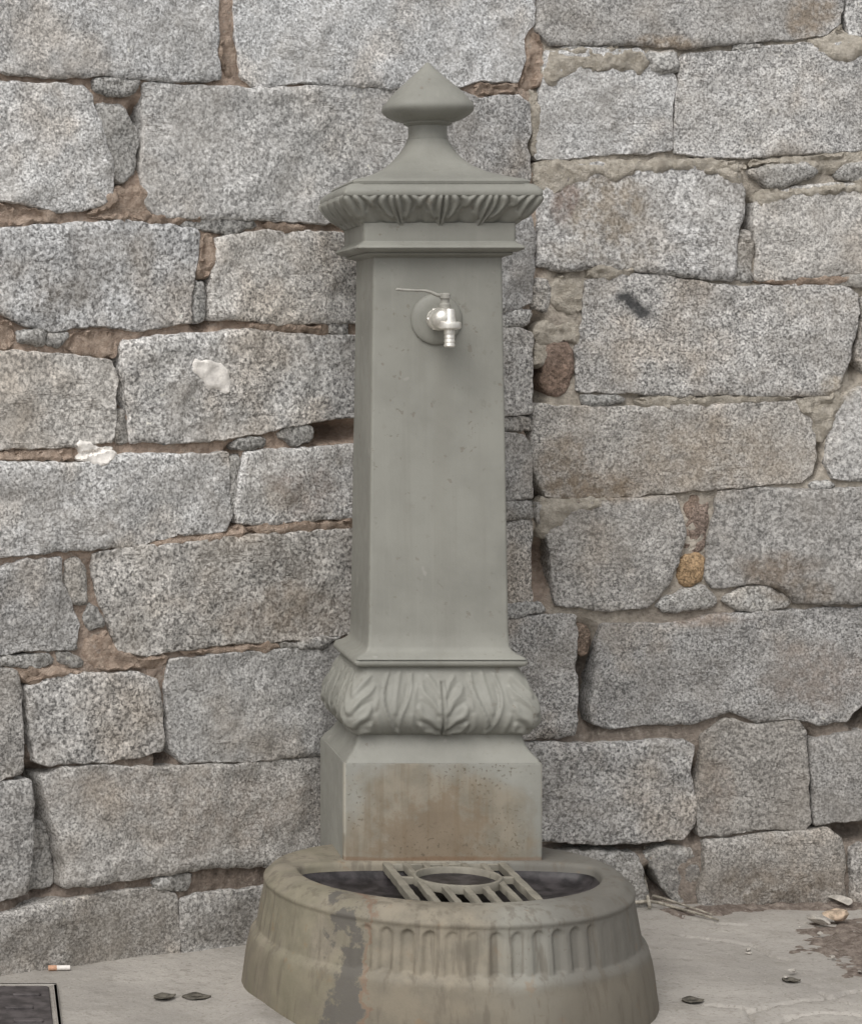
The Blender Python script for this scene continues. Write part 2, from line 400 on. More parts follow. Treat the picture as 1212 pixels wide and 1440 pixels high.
COUNT = [0]
FACES = []
def under(P):
    """how proud the wall already is at wall points P: block face where there is one, else the joint"""
    out = np.full(len(P), -.009)
    best = np.full(len(P), .008)
    for lo, hi, V, W in FACES:
        sel = ((P > lo - .006) & (P < hi + .006)).all(1)
        if not sel.any(): continue
        idx = np.where(sel)[0]
        for k in range(0, len(idx), 1500):
            ii = idx[k:k + 1500]
            d = np.sqrt(((P[ii][:, None] - V[None]) ** 2).sum(2)); j = np.argsort(d, 1)[:, :4]
            dm = np.take_along_axis(d, j, 1); wv = 1 / (dm + 1e-4); val = (W[j] * wv).sum(1) / wv.sum(1)
            b = dm[:, 0] < best[ii]
            out[ii[b]] = np.maximum(val[b], -.011); best[ii[b]] = dm[b, 0]
    return out
def relief_piece(name, uv, mat, proud=0., r=.0042, lump=.005, grid=.0085, depth=.07, tint=None, rough_edge=.0022, chop=.02, fine=.0014, grow=.0032, follow=None, fa=.55, fb=1.3, rim_keep=0., parent=None, base_from=None, tiltamp=.006):
    """a rough block (or daub) with its own outline in wall coordinates: broken arrises, pitched face, real sides"""
    COUNT[0] += 1; sd = COUNT[0] * 3.71
    poly = np.array(uv, float)
    area = .5 * np.sum(poly[:, 0] * np.roll(poly[:, 1], -1) - np.roll(poly[:, 0], -1) * poly[:, 1])
    if area < 0: poly = poly[::-1]
    poly = chaikin(poly, chop)
    poly = resample(poly, grid * .75)
    tang = np.roll(poly, -1, 0) - np.roll(poly, 1, 0); tang /= np.linalg.norm(tang, axis=1)[:, None] + 1e-9
    nin = np.column_stack([-tang[:, 1], tang[:, 0]])      # inward (ccw)
    n_ = len(poly)
    wob = fbm(poly[:, 0], poly[:, 1], np.full(n_, sd), 38, 3, .6) * rough_edge * 2.2
    poly = poly + nin * (wob - grow)[:, None]
    lo, hi = poly.min(0), poly.max(0)
    gx, gy = np.meshgrid(np.arange(lo[0], hi[0], grid), np.arange(lo[1], hi[1], grid * .87))
    gx = gx + (np.arange(gx.shape[0]) % 2)[:, None] * grid * .5
    P = np.column_stack([gx.ravel(), gy.ravel()]) + _rng.uniform(-.28, .28, (gx.size, 2)) * grid
    P = P[inside(P, poly)]
    if len(P): P = P[poly_dist(P, poly) > max(r * .95, grid * .5)]
    rings = [P]
    for o in ((.22, .55) if r > .006 else (.5,)):
        q = poly + nin * (r * o)
        ok = inside(q, poly); q = q[ok]
        if len(q):
            dd = poly_dist(q, poly); q = q[dd > r * o * .85]
            rings.append(q)
    I = np.concatenate(rings) if len(rings) else P
    allp = np.concatenate([poly, I])
    edges = [(i, (i + 1) % n_) for i in range(n_)]
    co, _, tris, ov, _, _ = delaunay_2d_cdt([Vector(p) for p in allp], edges, [list(range(n_))], 1, 1e-5)
    V = np.array([(c[0], c[1]) for c in co]); nv = len(V)
    dist = poly_dist(V, poly)
    rr = r * np.clip(1 + 1.5 * fbm(V[:, 0], V[:, 1], np.full(nv, sd + 5), 16, 2), .35, 2.4)
    q = np.clip(1 - dist / rr, 0, 1)
    prof = -rr * (1 - np.sqrt(np.clip(1 - q * q, 0, 1)) ) * (1 - rim_keep)
    sdv = np.full(nv, sd)
    c0 = V.mean(0)
    body = lump * 1.8 * fbm(V[:, 0], V[:, 1], sdv, 9, 2) + lump * .9 * fbm(V[:, 0], V[:, 1], sdv + 9, 28, 3, .55) + fine * 2 * fbm(V[:, 0], V[:, 1], sdv + 3, 85, 2)
    # pitched facets: a few broad planes meeting in soft ridges
    if lump > .003:
        rs = np.random.RandomState(COUNT[0])
        ang = rs.uniform(0, 2 * math.pi, 4); slope = rs.uniform(.01, .07, 4); o_ = rs.uniform(.0, .05, 4)
        fac = np.min([o_[k] * .2 - slope[k] * ((V[:, 0] - c0[0]) * math.cos(ang[k]) + (V[:, 1] - c0[1]) * math.sin(ang[k])) for k in range(4)], 0)
        body = body + np.clip(fac, -.005, .008)
    body = body * np.clip(dist / .012 + .35, 0, 1)
    if follow is not None: W = under(V) + follow * (fa + fb * fbm(V[:, 0], V[:, 1], sdv + 2, 45, 3, .6)) * np.clip(dist / .005, 0, 1) - .003 * np.clip(1 - dist / .004, 0, 1)
    else: W = proud + prof + body
    if lump > .0045 and name == 'stone': W = np.where(dist > .006, np.maximum(W, -.0045), W)
    if name == 'stone': FACES.append((V.min(0), V.max(0), V, W))
    used = sorted({i for t in tris for i in t})
    tri = [tuple(t) for t in tris]
    # boundary loop = edges used once
    cnt = {}
    for t in tri:
        for a, b in ((t[0], t[1]), (t[1], t[2]), (t[2], t[0])):
            cnt[(min(a, b), max(a, b))] = cnt.get((min(a, b), max(a, b)), 0) + 1
    F_ = list(tri); extra = {}
    Vv = [V]; Ww = [W]; base = nv
    bl = []
    for t in tri:
        for a, b in ((t[0], t[1]), (t[1], t[2]), (t[2], t[0])):
            if cnt[(min(a, b), max(a, b))] == 1: bl.append((a, b))
    for a, b in bl:
        for k in (a, b):
            if k not in extra: extra[k] = base + len(extra)
    keys = sorted(extra, key=lambda k: extra[k])
    if keys:
        Vv.append(V[keys]); Ww.append(np.full(len(keys), proud - depth) if follow is None else W[keys] - .02)
        for a, b in bl: F_.append((b, a, extra[a], extra[b]))
    VV = np.concatenate(Vv); WW = np.concatenate(Ww)
    # tri winding from cdt is ccw in (u,v); seen from outside (+w towards camera) u right, v up: ccw -> outward normal
    pos = uvw(VV[:, 0], VV[:, 1], WW)
    cpos = pos.mean(0)
    par = parent if parent is not None else (wall_left if c0[0] < -.02 else wall_right)
    o = mesh_obj(name, pos - cpos, F_, mat, par, True, 48, loc=Vector(cpos) - par.location)
    col = stain_cols(VV[:, 0], VV[:, 1])
    set_stain(o.data, col)
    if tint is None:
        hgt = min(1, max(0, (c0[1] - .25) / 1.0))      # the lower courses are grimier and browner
        g = random.uniform(.86, 1.10) * (.88 + .34 * hgt) * (1.16 + .16 * hgt if c0[0] < -.15 else 1.0); wr = random.uniform(-.006, .034) + .026 * (1 - hgt)  # left run tinted lighter, most near the top, making up for weaker sunlight there
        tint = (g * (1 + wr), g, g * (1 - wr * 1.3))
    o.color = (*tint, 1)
    return o
def stone(pts, **kw):
    uv = [px2uv(*p) for p in pts]
    return relief_piece('stone', uv, M['granite'], **kw)

# dressed blocks, each outline with its own place on the wall -------------------------------------------------
BIG = '''
-120,-70 306,-70 308,50 306,78 311,111 260,112 231,111 185,108 144,103 74,109 0,99 -120,95
331,-70 755,-70 753,30 738,55 741,80 728,113 670,114 650,120 560,123 473,119 424,115 362,121 340,106 335,50
-120,115 0,116 60,118 118,121 130,135 140,165 158,220 160,245 157,280 140,290 90,297 60,290 0,280 -120,285
204,118 268,120 355,126 470,121 590,128 600,200 598,300 560,312 430,312 350,307 290,307 225,305 205,285 202,240 205,180
610,130 650,128 675,140 730,134 746,145 748,185 741,205 746,225 746,285 700,300 610,300
-100,326 0,322 60,318 115,315 177,311 247,318 281,326 278,371 271,412 271,452 206,463 150,458 103,459 70,465 25,450 0,438 -100,440
307,335 345,328 420,326 520,330 600,330 600,455 490,453 440,453 396,456 342,448 300,447 299,410 303,370
610,310 700,305 745,300 752,330 750,380 747,425 720,436 610,440
-140,492 0,494 95,499 160,508 166,535 163,560 166,580 160,620 99,627 0,631 -140,634
177,482 210,476 264,471 346,464 420,470 490,473 590,473 590,580 490,586 433,594 363,610 289,619 240,622 187,620 182,564 175,522
-90,652 0,650 60,652 115,654 150,645 186,638 247,641 322,638 325,660 322,690 326,725 320,747 247,753 194,767 136,771 62,776 0,782 -90,786
347,637 420,632 491,627 590,625 590,724 490,728 437,731 371,737 337,735 335,715 340,680
-110,806 0,800 41,789 88,786 88,820 100,848 113,880 110,913 70,914 41,914 0,921 -110,924
133,780 180,772 247,766 342,754 420,749 491,745 590,741 590,886 490,892 437,898 342,904 247,915 198,922 168,914 163,890 146,852 136,810
-100,938 0,940 24,945 31,970 34,1065 33,1086 0,1098 -100,1102
40,967 95,949 140,950 186,946 222,957 229,999 233,1040 229,1056 165,1070 110,1073 74,1075 55,1071 44,1010
243,930 289,924 380,915 454,908 590,898 590,1053 448,1061 342,1070 264,1072 247,1057 240,1024 236,962
-120,1108 0,1103 44,1099 48,1147 46,1200 41,1255 21,1263 0,1267 -120,1274
63,1094 90,1084 124,1079 247,1081 340,1076 448,1066 590,1056 590,1202 384,1217 309,1219 231,1230 144,1242 92,1248 93,1217 79,1168
-140,1296 0,1286 124,1262 231,1251 250,1260 253,1330 254,1352 0,1385 -140,1405
258,1267 300,1256 363,1250 470,1240 590,1232 590,1318 400,1345 264,1362 257,1330
600,462 690,463 735,462 750,470 749,520 748,560 749,580 700,584 600,586
600,610 710,609 738,612 750,640 749,700 700,704 600,706
600,738 700,736 749,733 748,760 746,790 750,845 720,847 600,850
600,878 717,874 770,866 810,867 811,900 806,935 812,965 808,1034 742,1040 600,1046
600,1052 742,1046 800,1048 877,1045 962,1041 976,1050 970,1087 977,1125 977,1163 960,1180 911,1184 827,1187 785,1181 600,1190
992,1184 1080,1174 1165,1167 1181,1180 1188,1206 1186,1240 1192,1295 985,1295 984,1262 990,1222
1198,1196 1212,1192 1330,1190 1330,1295 1198,1295
762,-70 1188,-70 1184,15 1180,30 1165,48 1110,54 1060,58 1004,63 937,66 894,62 830,62 774,63 758,40
1197,-70 1330,-70 1330,60 1212,55 1197,48 1192,25
768,72 830,68 900,70 915,95 948,106 951,120 944,160 943,208 911,214 848,215 800,222 757,221 757,170 762,120
960,78 1029,72 1072,66 1140,62 1212,60 1330,66 1330,206 1190,212 1127,216 1059,220 996,221 952,213 949,190 954,140
760,236 827,230 953,231 1032,241 1050,272 1039,325 1033,355 1030,393 975,390 928,383 882,378 827,376 789,380 757,373 758,320 762,280
1062,285 1085,268 1130,262 1212,258 1320,258 1320,380 1212,383 1150,388 1100,394 1064,392 1066,360 1060,320
826,395 886,384 953,392 1038,405 1122,400 1190,405 1206,415 1205,456 1196,490 1190,518 1178,545 1158,555 1080,556 1020,552 953,557 882,551 814,548 812,484 822,455 823,420
1214,420 1320,415 1320,525 1222,530 1206,505 1210,470
757,571 797,572 877,574 960,570 1080,566 1140,566 1156,580 1148,610 1146,640 1140,665 1128,679 1072,681 1000,688 953,691 869,698 806,703 768,697 758,670 751,640 752,600
1183,556 1212,545 1320,540 1320,675 1212,676 1172,672 1162,650 1168,600 1180,580
757,708 800,708 848,704 950,698 957,725 962,751 953,789 936,825 909,854 848,858 784,850 777,822 776,780 766,748 757,730
1013,692 1080,688 1150,690 1212,686 1320,684 1320,842 1212,846 1165,850 1118,846 1095,826 1050,818 1020,826 1002,826 992,812 997,780 1004,734
845,879 920,879 962,876 1000,866 1122,860 1212,856 1330,852 1330,985 1212,992 1190,1012 1152,1019 1120,1010 1063,1014 1027,997 1002,1008 970,1018 911,1018 860,1023 830,1016 836,960 839,927
987,1035 1021,1012 1060,1021 1120,1013 1132,1030 1136,1079 1139,1155 1132,1167 1080,1164 1025,1175 984,1175 981,1121 986,1087
1143,1040 1212,1030 1330,1026 1330,1150 1212,1154 1165,1156 1147,1160 1146,1110 1141,1080
'''
def parse(txt):
    return [[tuple(float(q) for q in p.split(',')) for p in ln.split()] for ln in txt.strip().splitlines()]
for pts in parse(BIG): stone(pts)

SMALL = '''
133,112 165,108 200,114 190,128 172,137 150,134 137,124|-0.0022
138,146 177,150 192,178 196,200 193,240 173,254 163,247 159,214 145,178|-0.0033
255,315 300,306 365,315 325,328 285,324|-0.0017
279,395 291,398 292,450 276,452|-0.0077
466,455 492,453 491,470 467,467|-0.0022
690,438 735,435 748,440 744,453 730,460 690,459|-0.0044
25,466 66,463 66,484 30,480|-0.0022
68,466 101,470 85,484 68,483|-0.0022
169,580 179,576 184,620 165,622|-0.0066
394,613 412,597 441,601 443,617 417,626|-0.0022
330,626 355,615 377,617 373,630 335,632|-0.0028
327,645 341,640 338,690 330,722 326,690|-0.0066
95,791 115,786 124,811 124,846 107,848 95,824|-0.0033
128,848 142,857 150,881 132,887 124,873|-0.0033
396,907 483,895 455,911 410,913|-0.0022
0,925 70,922 78,930 60,938 0,936|-0.0028
84,918 110,922 122,934 112,940 86,930|-0.0033
50,1165 75,1165 89,1213 87,1252 50,1258|-0.0300
217,1242 240,1231 273,1229 268,1250 225,1253|-0.0011
600,590 720,587 748,585 750,605 710,606 600,606|-0.0033
600,710 700,708 747,705 750,728 700,732 600,734|-0.0022
600,853 715,850 760,849 768,860 715,870 600,873|-0.0033
760,1200 856,1201 898,1204 908,1245 913,1280 860,1290 760,1290|-0.0033
908,1205 936,1193 970,1193 987,1222 981,1260 962,1278 938,1256 922,1231|-0.0088
912,72 949,74 955,101 918,101|-0.0022
1053,241 1080,232 1131,230 1152,241 1122,258 1080,266 1063,253|0.0011
1177,238 1212,227 1300,225 1300,252 1212,253 1178,251|0.0000
1040,327 1055,327 1059,351 1055,380 1058,394 1034,393 1035,359|-0.0044
753,393 770,393 776,414 768,440 753,432|-0.0055
820,557 870,557 880,562 850,571 822,569|-0.0033
1171,397 1190,387 1320,386 1320,405 1200,402|-0.0022
922,852 953,831 991,824 1008,846 991,858 937,860|-0.0011
1015,843 1046,826 1080,826 1106,839 1111,848 1080,860 1038,858|0.0000
1140,682 1165,676 1178,683 1168,690 1145,690|-0.0044
784,68 820,65 880,66 900,67 880,71 800,71|-0.0033
1030,67 1060,62 1075,64 1050,70|-0.0011
'''
for ln in SMALL.strip().splitlines():
    a, b = ln.split('|')
    pts = parse(a)[0]
    g = random.uniform(.8, 1.02)
    if float(b) < -.03: g = .5
    stone(pts, proud=float(b), r=.005, lump=.004, grid=.006, chop=.10, rough_edge=.003, tint=(g * 1.02, g, g * .96))
# odd coloured packing stones: red-brown, orange, cream
for pts, mt, tn in ((['768,483 807,481 806,537 791,552 778,557 768,544 765,526', -.004], 'granite', (.62, .47, .39)),
                    (['958,780 991,780 991,814 970,827 953,818', -.006], 'granite', (1.0, .70, .42)),
                    (['966,700 996,698 998,735 990,775 962,776 966,740', -.007], 'granite', (.66, .52, .44)),
                    (['812,880 832,884 832,918 818,925 811,905', -.010], 'granite', (.62, .48, .38))):
    stone(parse(pts[0])[0], proud=pts[1], r=.008, lump=.004, grid=.006, chop=.22, tint=tn)

# daubs of mortar and plaster lying over the block faces --------------------------------------------------------
def daub(name, txt, mat, thick=.005, proud=0., grid=.006, r=.006, lump=.004, label=None, rough_edge=.005):
    o = relief_piece(name, [px2uv(*p) for p in parse(txt)[0]], M[mat], proud=proud, r=r, lump=lump, grid=grid, depth=.03, chop=.22, rough_edge=rough_edge, fine=.0022, follow=thick, fa=1.0 if mat == 'white' else .6, fb=.8 if mat == 'white' else 1.3)
    if label: o['label'] = label
for txt, mt, pr in (
        ('764,68 830,66 905,70 913,92 902,106 880,98 850,101 820,96 800,104 786,116 776,128 767,120', 'cream', .004),
        ('756,224 850,226 960,224 1046,228 1050,240 1000,238 920,241 890,247 858,252 838,244 822,256 800,262 790,268 768,272 752,262', 'cream', .004),
        ('1048,226 1100,221 1180,216 1212,212 1300,212 1300,222 1212,226 1180,232 1168,246 1150,236 1120,229 1075,230 1056,238', 'cream', .002),
        ('1134,58 1164,50 1182,32 1194,48 1212,58 1300,64 1300,84 1212,80 1176,84 1150,72', 'cream', .003),
        ('756,702 800,704 868,700 850,710 806,716 790,732 776,742 768,756 757,746', 'cream', .004),
        ('1112,562 1160,556 1182,548 1188,556 1180,582 1166,604 1152,622 1144,612 1148,588 1128,576', 'cream', .003),
        ('1060,272 1100,262 1150,262 1212,256 1300,256 1300,266 1212,270 1150,272 1100,278 1066,290', 'cream', .003),
        ('890,560 960,559 1080,558 1120,560 1090,566 960,570 900,571', 'cream', -.002),
        ('778,391 820,389 819,438 803,446 776,430', 'cream', -.004),
        ('756,449 800,456 816,460 814,492 806,478 770,480 766,500 757,520', 'cream', -.008),
        ('746,120 756,135 760,160 758,218 752,216 751,170', 'cream', -.006),
        ('742,60 756,45 766,66 764,118 748,124 736,122 744,90', 'buff', -.006),
        ('950,232 1034,236 1046,262 1036,258 1000,243', 'cream', .004),
        ('830,372 890,377 880,388 824,394', 'cream', -.006),
        ('1060,394 1150,390 1200,388 1180,398 1122,399 1070,402', 'buff', -.004),
        ('150,268 200,262 206,290 228,306 180,308 120,304 150,292', 'buff', -.008),
        ('0,290 60,294 84,302 60,314 0,318 -60,318 -60,290', 'buff', -.009),
        ('282,330 302,330 300,360 296,392 280,390 283,360', 'buff', -.012),
        ('375,314 430,316 436,326 385,325', 'buff', -.008),
        ('0,450 24,458 22,484 0,490 -60,490 -60,446', 'buff', -.007),
        ('105,470 160,468 172,484 166,500 140,504 100,492 92,484', 'buff', -.009),
        ('355,456 440,458 462,462 458,470 400,466 352,462', 'buff', -.010),
        ('0,636 100,632 112,640 100,648 0,646', 'buff', -.009),
        ('195,770 250,757 320,750 340,742 352,750 300,758 220,770', 'buff', -.009),
        ('345,742 437,736 490,732 560,730 560,740 440,744 360,750', 'buff', -.009),
        ('126,890 158,894 170,918 200,926 240,922 236,936 190,940 140,944 124,930', 'buff', -.009),
        ('0,940 40,938 120,944 100,948 40,962 30,948', 'buff', -.010),
        ('250,918 320,910 392,906 400,912 300,920', 'buff', -.009),
        ('180,306 250,307 296,308 252,314 190,310', 'buff', -.006),
        ('310,55 330,55 334,104 318,108', 'buff', -.016),
        ('664,118 728,117 730,130 676,134', 'buff', -.009)):
    daub('mortar_daub', txt, mt, .0055 if mt == 'cream' else .004)
daub('plaster_patch', '267,506 285,504 305,508 318,518 326,540 318,553 300,548 282,535 272,522', 'white', .0026, 0., .004, .003, .002, 'white oval plaster splash on a granite block', .004)
daub('plaster_patch', '112,620 128,620 140,627 155,628 164,640 140,652 112,647 116,635', 'white', .0036, 0., .004, .003, .003, 'ragged white plaster blob stuck in a joint', .005)

# courses that run on beyond the photograph ---------------------------------------------------------------------
def fill_course(u0, u1, v0, v1):
    u = u0
    while u < u1 - .05:
        L = min(random.uniform(.2, .42), u1 - u)
        if u1 - u - L < .12: L = u1 - u
        a, b = u + .006, u + L - .006
        j = lambda s=.007: random.uniform(-s, s)
        uv = [(a + j(), v0 + j()), ((a + b) / 2, v0 + j()), (b + j(), v0 + j()), (b + j(), v1 + j()), ((a + b) / 2, v1 + j()), (a + j(), v1 + j())]
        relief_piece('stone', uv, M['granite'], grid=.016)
        u += L
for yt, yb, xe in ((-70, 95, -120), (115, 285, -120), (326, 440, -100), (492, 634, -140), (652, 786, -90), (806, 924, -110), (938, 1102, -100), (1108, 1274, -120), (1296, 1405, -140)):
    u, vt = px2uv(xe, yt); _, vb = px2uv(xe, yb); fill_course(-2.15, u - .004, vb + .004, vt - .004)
for yt, yb, xe in ((-70, 60, 1330), (66, 206, 1330), (258, 380, 1320), (415, 525, 1320), (540, 675, 1320), (684, 842, 1320), (852, 985, 1330), (1026, 1150, 1330), (1190, 1295, 1330)):
    u, vt = px2uv(xe, yt); _, vb = px2uv(xe, yb); fill_course(u + .006, 1.55, vb + .004, vt - .004)
vtop = max(px2uv(px_, -70)[1] for px_ in (-120, 755, 1330))
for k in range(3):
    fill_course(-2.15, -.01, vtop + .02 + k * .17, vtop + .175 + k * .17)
    fill_course(.01, 1.55, vtop + .02 + k * .17, vtop + .175 + k * .17)
VMAX = vtop + .02 + 3 * .17

# the bed of mortar between the blocks, with its hollows -------------------------------------------------------
DEEP = [(1049, 305, 9, 22), (58, 1120, 14, 30), (60, 1190, 26, 60), (860, 1193, 50, 8), (925, 1248, 14, 20), (1182, 1172, 36, 12), (822, 960, 12, 60), (468, 606, 30, 12),
        (762, 790, 12, 26), (1206, 478, 7, 40), (1190, 30, 6, 20), (171, 545, 8, 30), (330, 690, 8, 40), (36, 1010, 8, 60), (237, 1050, 8, 24), (754, 215, 6, 16), (754, 560, 8, 40),
        (756, 500, 10, 40), (290, 420, 12, 30), (1145, 640, 6, 22), (980, 1130, 6, 40), (1141, 1100, 6, 50), (160, 220, 10, 40), (196, 190, 6, 30), (1210, 1000, 10, 20), (760, 690, 10, 16), (948, 160, 6, 24)]
DEEP_UV = [(*px2uv(a, b), c * 6.0 / F, d * 4.6 / F) for a, b, c, d in DEEP]
def bed(ua, ub, par):
    st = .008
    uu = np.linspace(ua, ub, int((ub - ua) / st)); vv = np.linspace(-.06, VMAX, int((VMAX + .06) / st))
    U, V = np.meshgrid(uu, vv); u, v = U.ravel(), V.ravel(); z0 = np.zeros_like(u)
    W = np.minimum(-.0065, -.0105 + .006 * fbm(u, v, z0, 14, 3) + .007 * fbm(u, v, z0 + 4, 60, 2))
    for (du, dv, ru, rv) in DEEP_UV:
        d = np.sqrt(((u - du) / ru) ** 2 + ((v - dv) / rv) ** 2)
        W = np.minimum(W, W - .062 * np.clip(1.5 - d, 0, 1))
    pos = uvw(u, v, W)
    nu, nvv = len(uu), len(vv)
    F_ = [(j * nu + i, j * nu + i + 1, (j + 1) * nu + i + 1, (j + 1) * nu + i) for j in range(nvv - 1) for i in range(nu - 1)]
    o = mesh_obj('mortar_bed', pos - np.array(par.location), F_, M['mortar'], par)
    brown = np.array([.47, .365, .295]); cream = np.array([.50, .45, .385]); grey = np.array([.24, .20, .17])
    t = np.clip((u + .03 + .1 * fbm(u, v, z0, 6, 2)) / .06, 0, 1)[:, None]
    c = brown * (1 - t) + cream * t
    k = np.clip((.62 - v + .25 * fbm(u, v, z0 + 8, 4, 2)) / .25, 0, 1)[:, None] * .85
    c = c * (1 - k) + grey * k
    set_stain(o.data, np.column_stack([c, np.ones(len(c))]))
bed(-2.2, 0.0, wall_left); bed(0.0, 1.6, wall_right)
def core(ua, ub, par):
    a, b = uvw([ua], [0], [-.085])[0], uvw([ub], [0], [-.085])[0]
    a2, b2 = uvw([ua], [0], [-.45])[0], uvw([ub], [0], [-.45])[0]
    vs = []
    for z in (-.06, VMAX + .003): vs += [(*p[:2], z) for p in (a, b, b2, a2)]
    mesh_obj('wall_core', np.array(vs) - np.array(par.location), [(0, 1, 5, 4), (1, 2, 6, 5), (2, 3, 7, 6), (3, 0, 4, 7), (4, 5, 6, 7)], M['buff'], par, smooth=False)
core(-2.2, -.03, wall_left); core(.03, 1.6, wall_right)

# ------------------------------------------------------------------ ground
def gpt(px, py, z=0.):
    d = F * (EYE - z) / (py - PY); return (px - PX) / F * d, d
def concrete():
    t = NT('worn_concrete')
    base = t.mix(t.smooth(t.noise(3.2, 5, .6), .3, .7), (.295, .275, .25), (.42, .392, .356))
    base = t.mix(t.smooth(t.noise(11, 6, .7), .48, .72, 0, .55), base, (.25, .23, .20))
    base = t.mix(t.smooth(t.noise(42, 4, .7), .54, .70, 0, .55), base, (.21, .19, .165))
    base = t.mix(t.smooth(t.noise(160, 3, .6), .56, .68, 0, .6), base, (.20, .185, .16))
    base = t.mix(t.smooth(t.noise(210, 2, .6), .62, .7, 0, .4), base, (.52, .48, .43))
    nrm = t.bump(t.noise(45, 5, .65), .6, .005); nrm = t.bump(t.noise(260, 3, .6), .35, .0015, nrm)
    return t.done(base, .85, nrm, spec=.2)
def earth():
    t = NT('brown_soil')
    base = t.mix(t.smooth(t.noise(60, 5, .7), .35, .68), (.14, .112, .095), (.29, .245, .21))
    base = t.mix(t.smooth(t.noise(140, 3, .6), .6, .7, 0, .7), base, (.33, .29, .24))
    return t.done(base, .95, t.bump(t.noise(110, 5, .7), 1., .006), spec=.1)
M['concrete'] = concrete(); M['soil'] = earth()
M['asphalt'] = plain('asphalt', (.06, .058, .055), .9, .3, 80, bump=.6)
gs = 150.
tag(mesh_obj('ground', [(-gs, -gs, -.03), (gs, -gs, -.03), (gs, gs, -.03), (-gs, gs, -.03)], [(0, 1, 2, 3)], M['asphalt'], smooth=False), kind='structure')
def axis_pts(a, b, fa, fb, fine, coarse):
    return np.unique(np.round(np.concatenate([np.arange(a, fa, coarse), np.arange(fa, fb, fine), np.arange(fb, b, coarse), [b]]), 5))
gx = axis_pts(-2.4, 3.2, -.05, 1.6, .0045, .06); gy = axis_pts(1.2, 4.25, 3.25, 4.10, .0045, .06)
GX, GY = np.meshgrid(gx, gy); x, y = GX.ravel(), GY.ravel(); z0 = np.zeros_like(x)
gz = .004 * fbm(x, y, z0, 5, 3) + .0012 * fbm(x, y, z0 + 5, 40, 3)
CR = [[(990, 1412), (1030, 1414), (1060, 1420), (1110, 1408), (1160, 1404), (1212, 1392)], [(1052, 1420), (1062, 1440), (1050, 1470)], [(1085, 1440), (1120, 1428), (1160, 1424), (1215, 1428)],
      [(920, 1272), (960, 1290), (1010, 1300), (1050, 1302)], [(960, 1316), (1010, 1322), (1060, 1330), (1085, 1345), (1110, 1352)], [(1150, 1395), (1185, 1410), (1212, 1415)]]
P2 = np.column_stack([x, y])
near = (x > .6) & (x < 1.7) & (y > 3.2) & (y < 4.15)
for st in CR:
    q = np.array([gpt(*p) for p in st]); A, B = q[:-1], q[1:]
    dd = np.full(len(x), 9.); dd[near] = seg_dist(P2[near] + .006 * np.column_stack([fbm(x[near], y[near], z0[near] + 2, 40, 2), fbm(x[near], y[near], z0[near] + 7, 40, 2)]), A, B).min(1)
    gz = gz - .009 * np.clip(1 - dd / .006, 0, 1)
nx_ = len(gx)
fc = [(j * nx_ + i, j * nx_ + i + 1, (j + 1) * nx_ + i + 1, (j + 1) * nx_ + i) for j in range(len(gy) - 1) for i in range(nx_ - 1)]
tag(mesh_obj('pavement', np.column_stack([x, y, gz]), fc, M['concrete']), kind='structure')

def flat_patch(name, outline, mat, h, grid=.006, rough=.003, parent=None, z=0., edge=.02, wav=.012):
    poly = resample(chaikin(np.array(outline, float), .25, 2), grid)
    poly = poly + wav * np.column_stack([fbm(poly[:, 0], poly[:, 1], np.zeros(len(poly)), 18, 3), fbm(poly[:, 0], poly[:, 1], np.ones(len(poly)) * 4, 18, 3)])
    lo, hi = poly.min(0), poly.max(0)
    a, b = np.meshgrid(np.arange(lo[0], hi[0], grid), np.arange(lo[1], hi[1], grid))
    P = np.column_stack([a.ravel(), b.ravel()]) + _rng.uniform(-.25, .25, (a.size, 2)) * grid
    P = P[inside(P, poly)]; P = P[poly_dist(P, poly) > grid * .5]
    allp = np.concatenate([poly, P]); n_ = len(poly)
    co, _, tr, *_ = delaunay_2d_cdt([Vector(p) for p in allp], [(i, (i + 1) % n_) for i in range(n_)], [list(range(n_))], 1, 1e-6)
    V = np.array([(c[0], c[1]) for c in co]); d = poly_dist(V, poly); zz = np.zeros(len(V))
    k = np.clip(d / edge, 0, 1)
    Z = z - .006 + (h + .006) * np.sqrt(k) + rough * 2 * fbm(V[:, 0], V[:, 1], zz, 30, 3) * k + rough * fbm(V[:, 0], V[:, 1], zz + 3, 110, 2) * k
    return mesh_obj(name, np.column_stack([V, Z]), tr, mat, parent)
soil_px = [(1080, 1322), (1105, 1300), (1150, 1290), (1212, 1286), (1330, 1284), (1340, 1392), (1212, 1386), (1165, 1386), (1140, 1372), (1148, 1356), (1110, 1350), (1085, 1338)]
tag(flat_patch('soil', [gpt(*p) for p in soil_px], M['soil'], .0052, rough=.007, edge=.10, wav=.03), 'brown soil and grit spread over the concrete beside the wall', 'soil', kind='stuff')
strip_px = [(905, 1278), (940, 1276), (990, 1272), (1090, 1270), (1180, 1266), (1330, 1262), (1330, 1275), (1212, 1283), (1120, 1281), (1040, 1288), (980, 1292), (930, 1284)]
tag(flat_patch('soil', [gpt(*p) for p in strip_px], M['soil'], .005, rough=.006, edge=.03), 'grey brown grit banked along the foot of the wall', 'soil', kind='stuff')

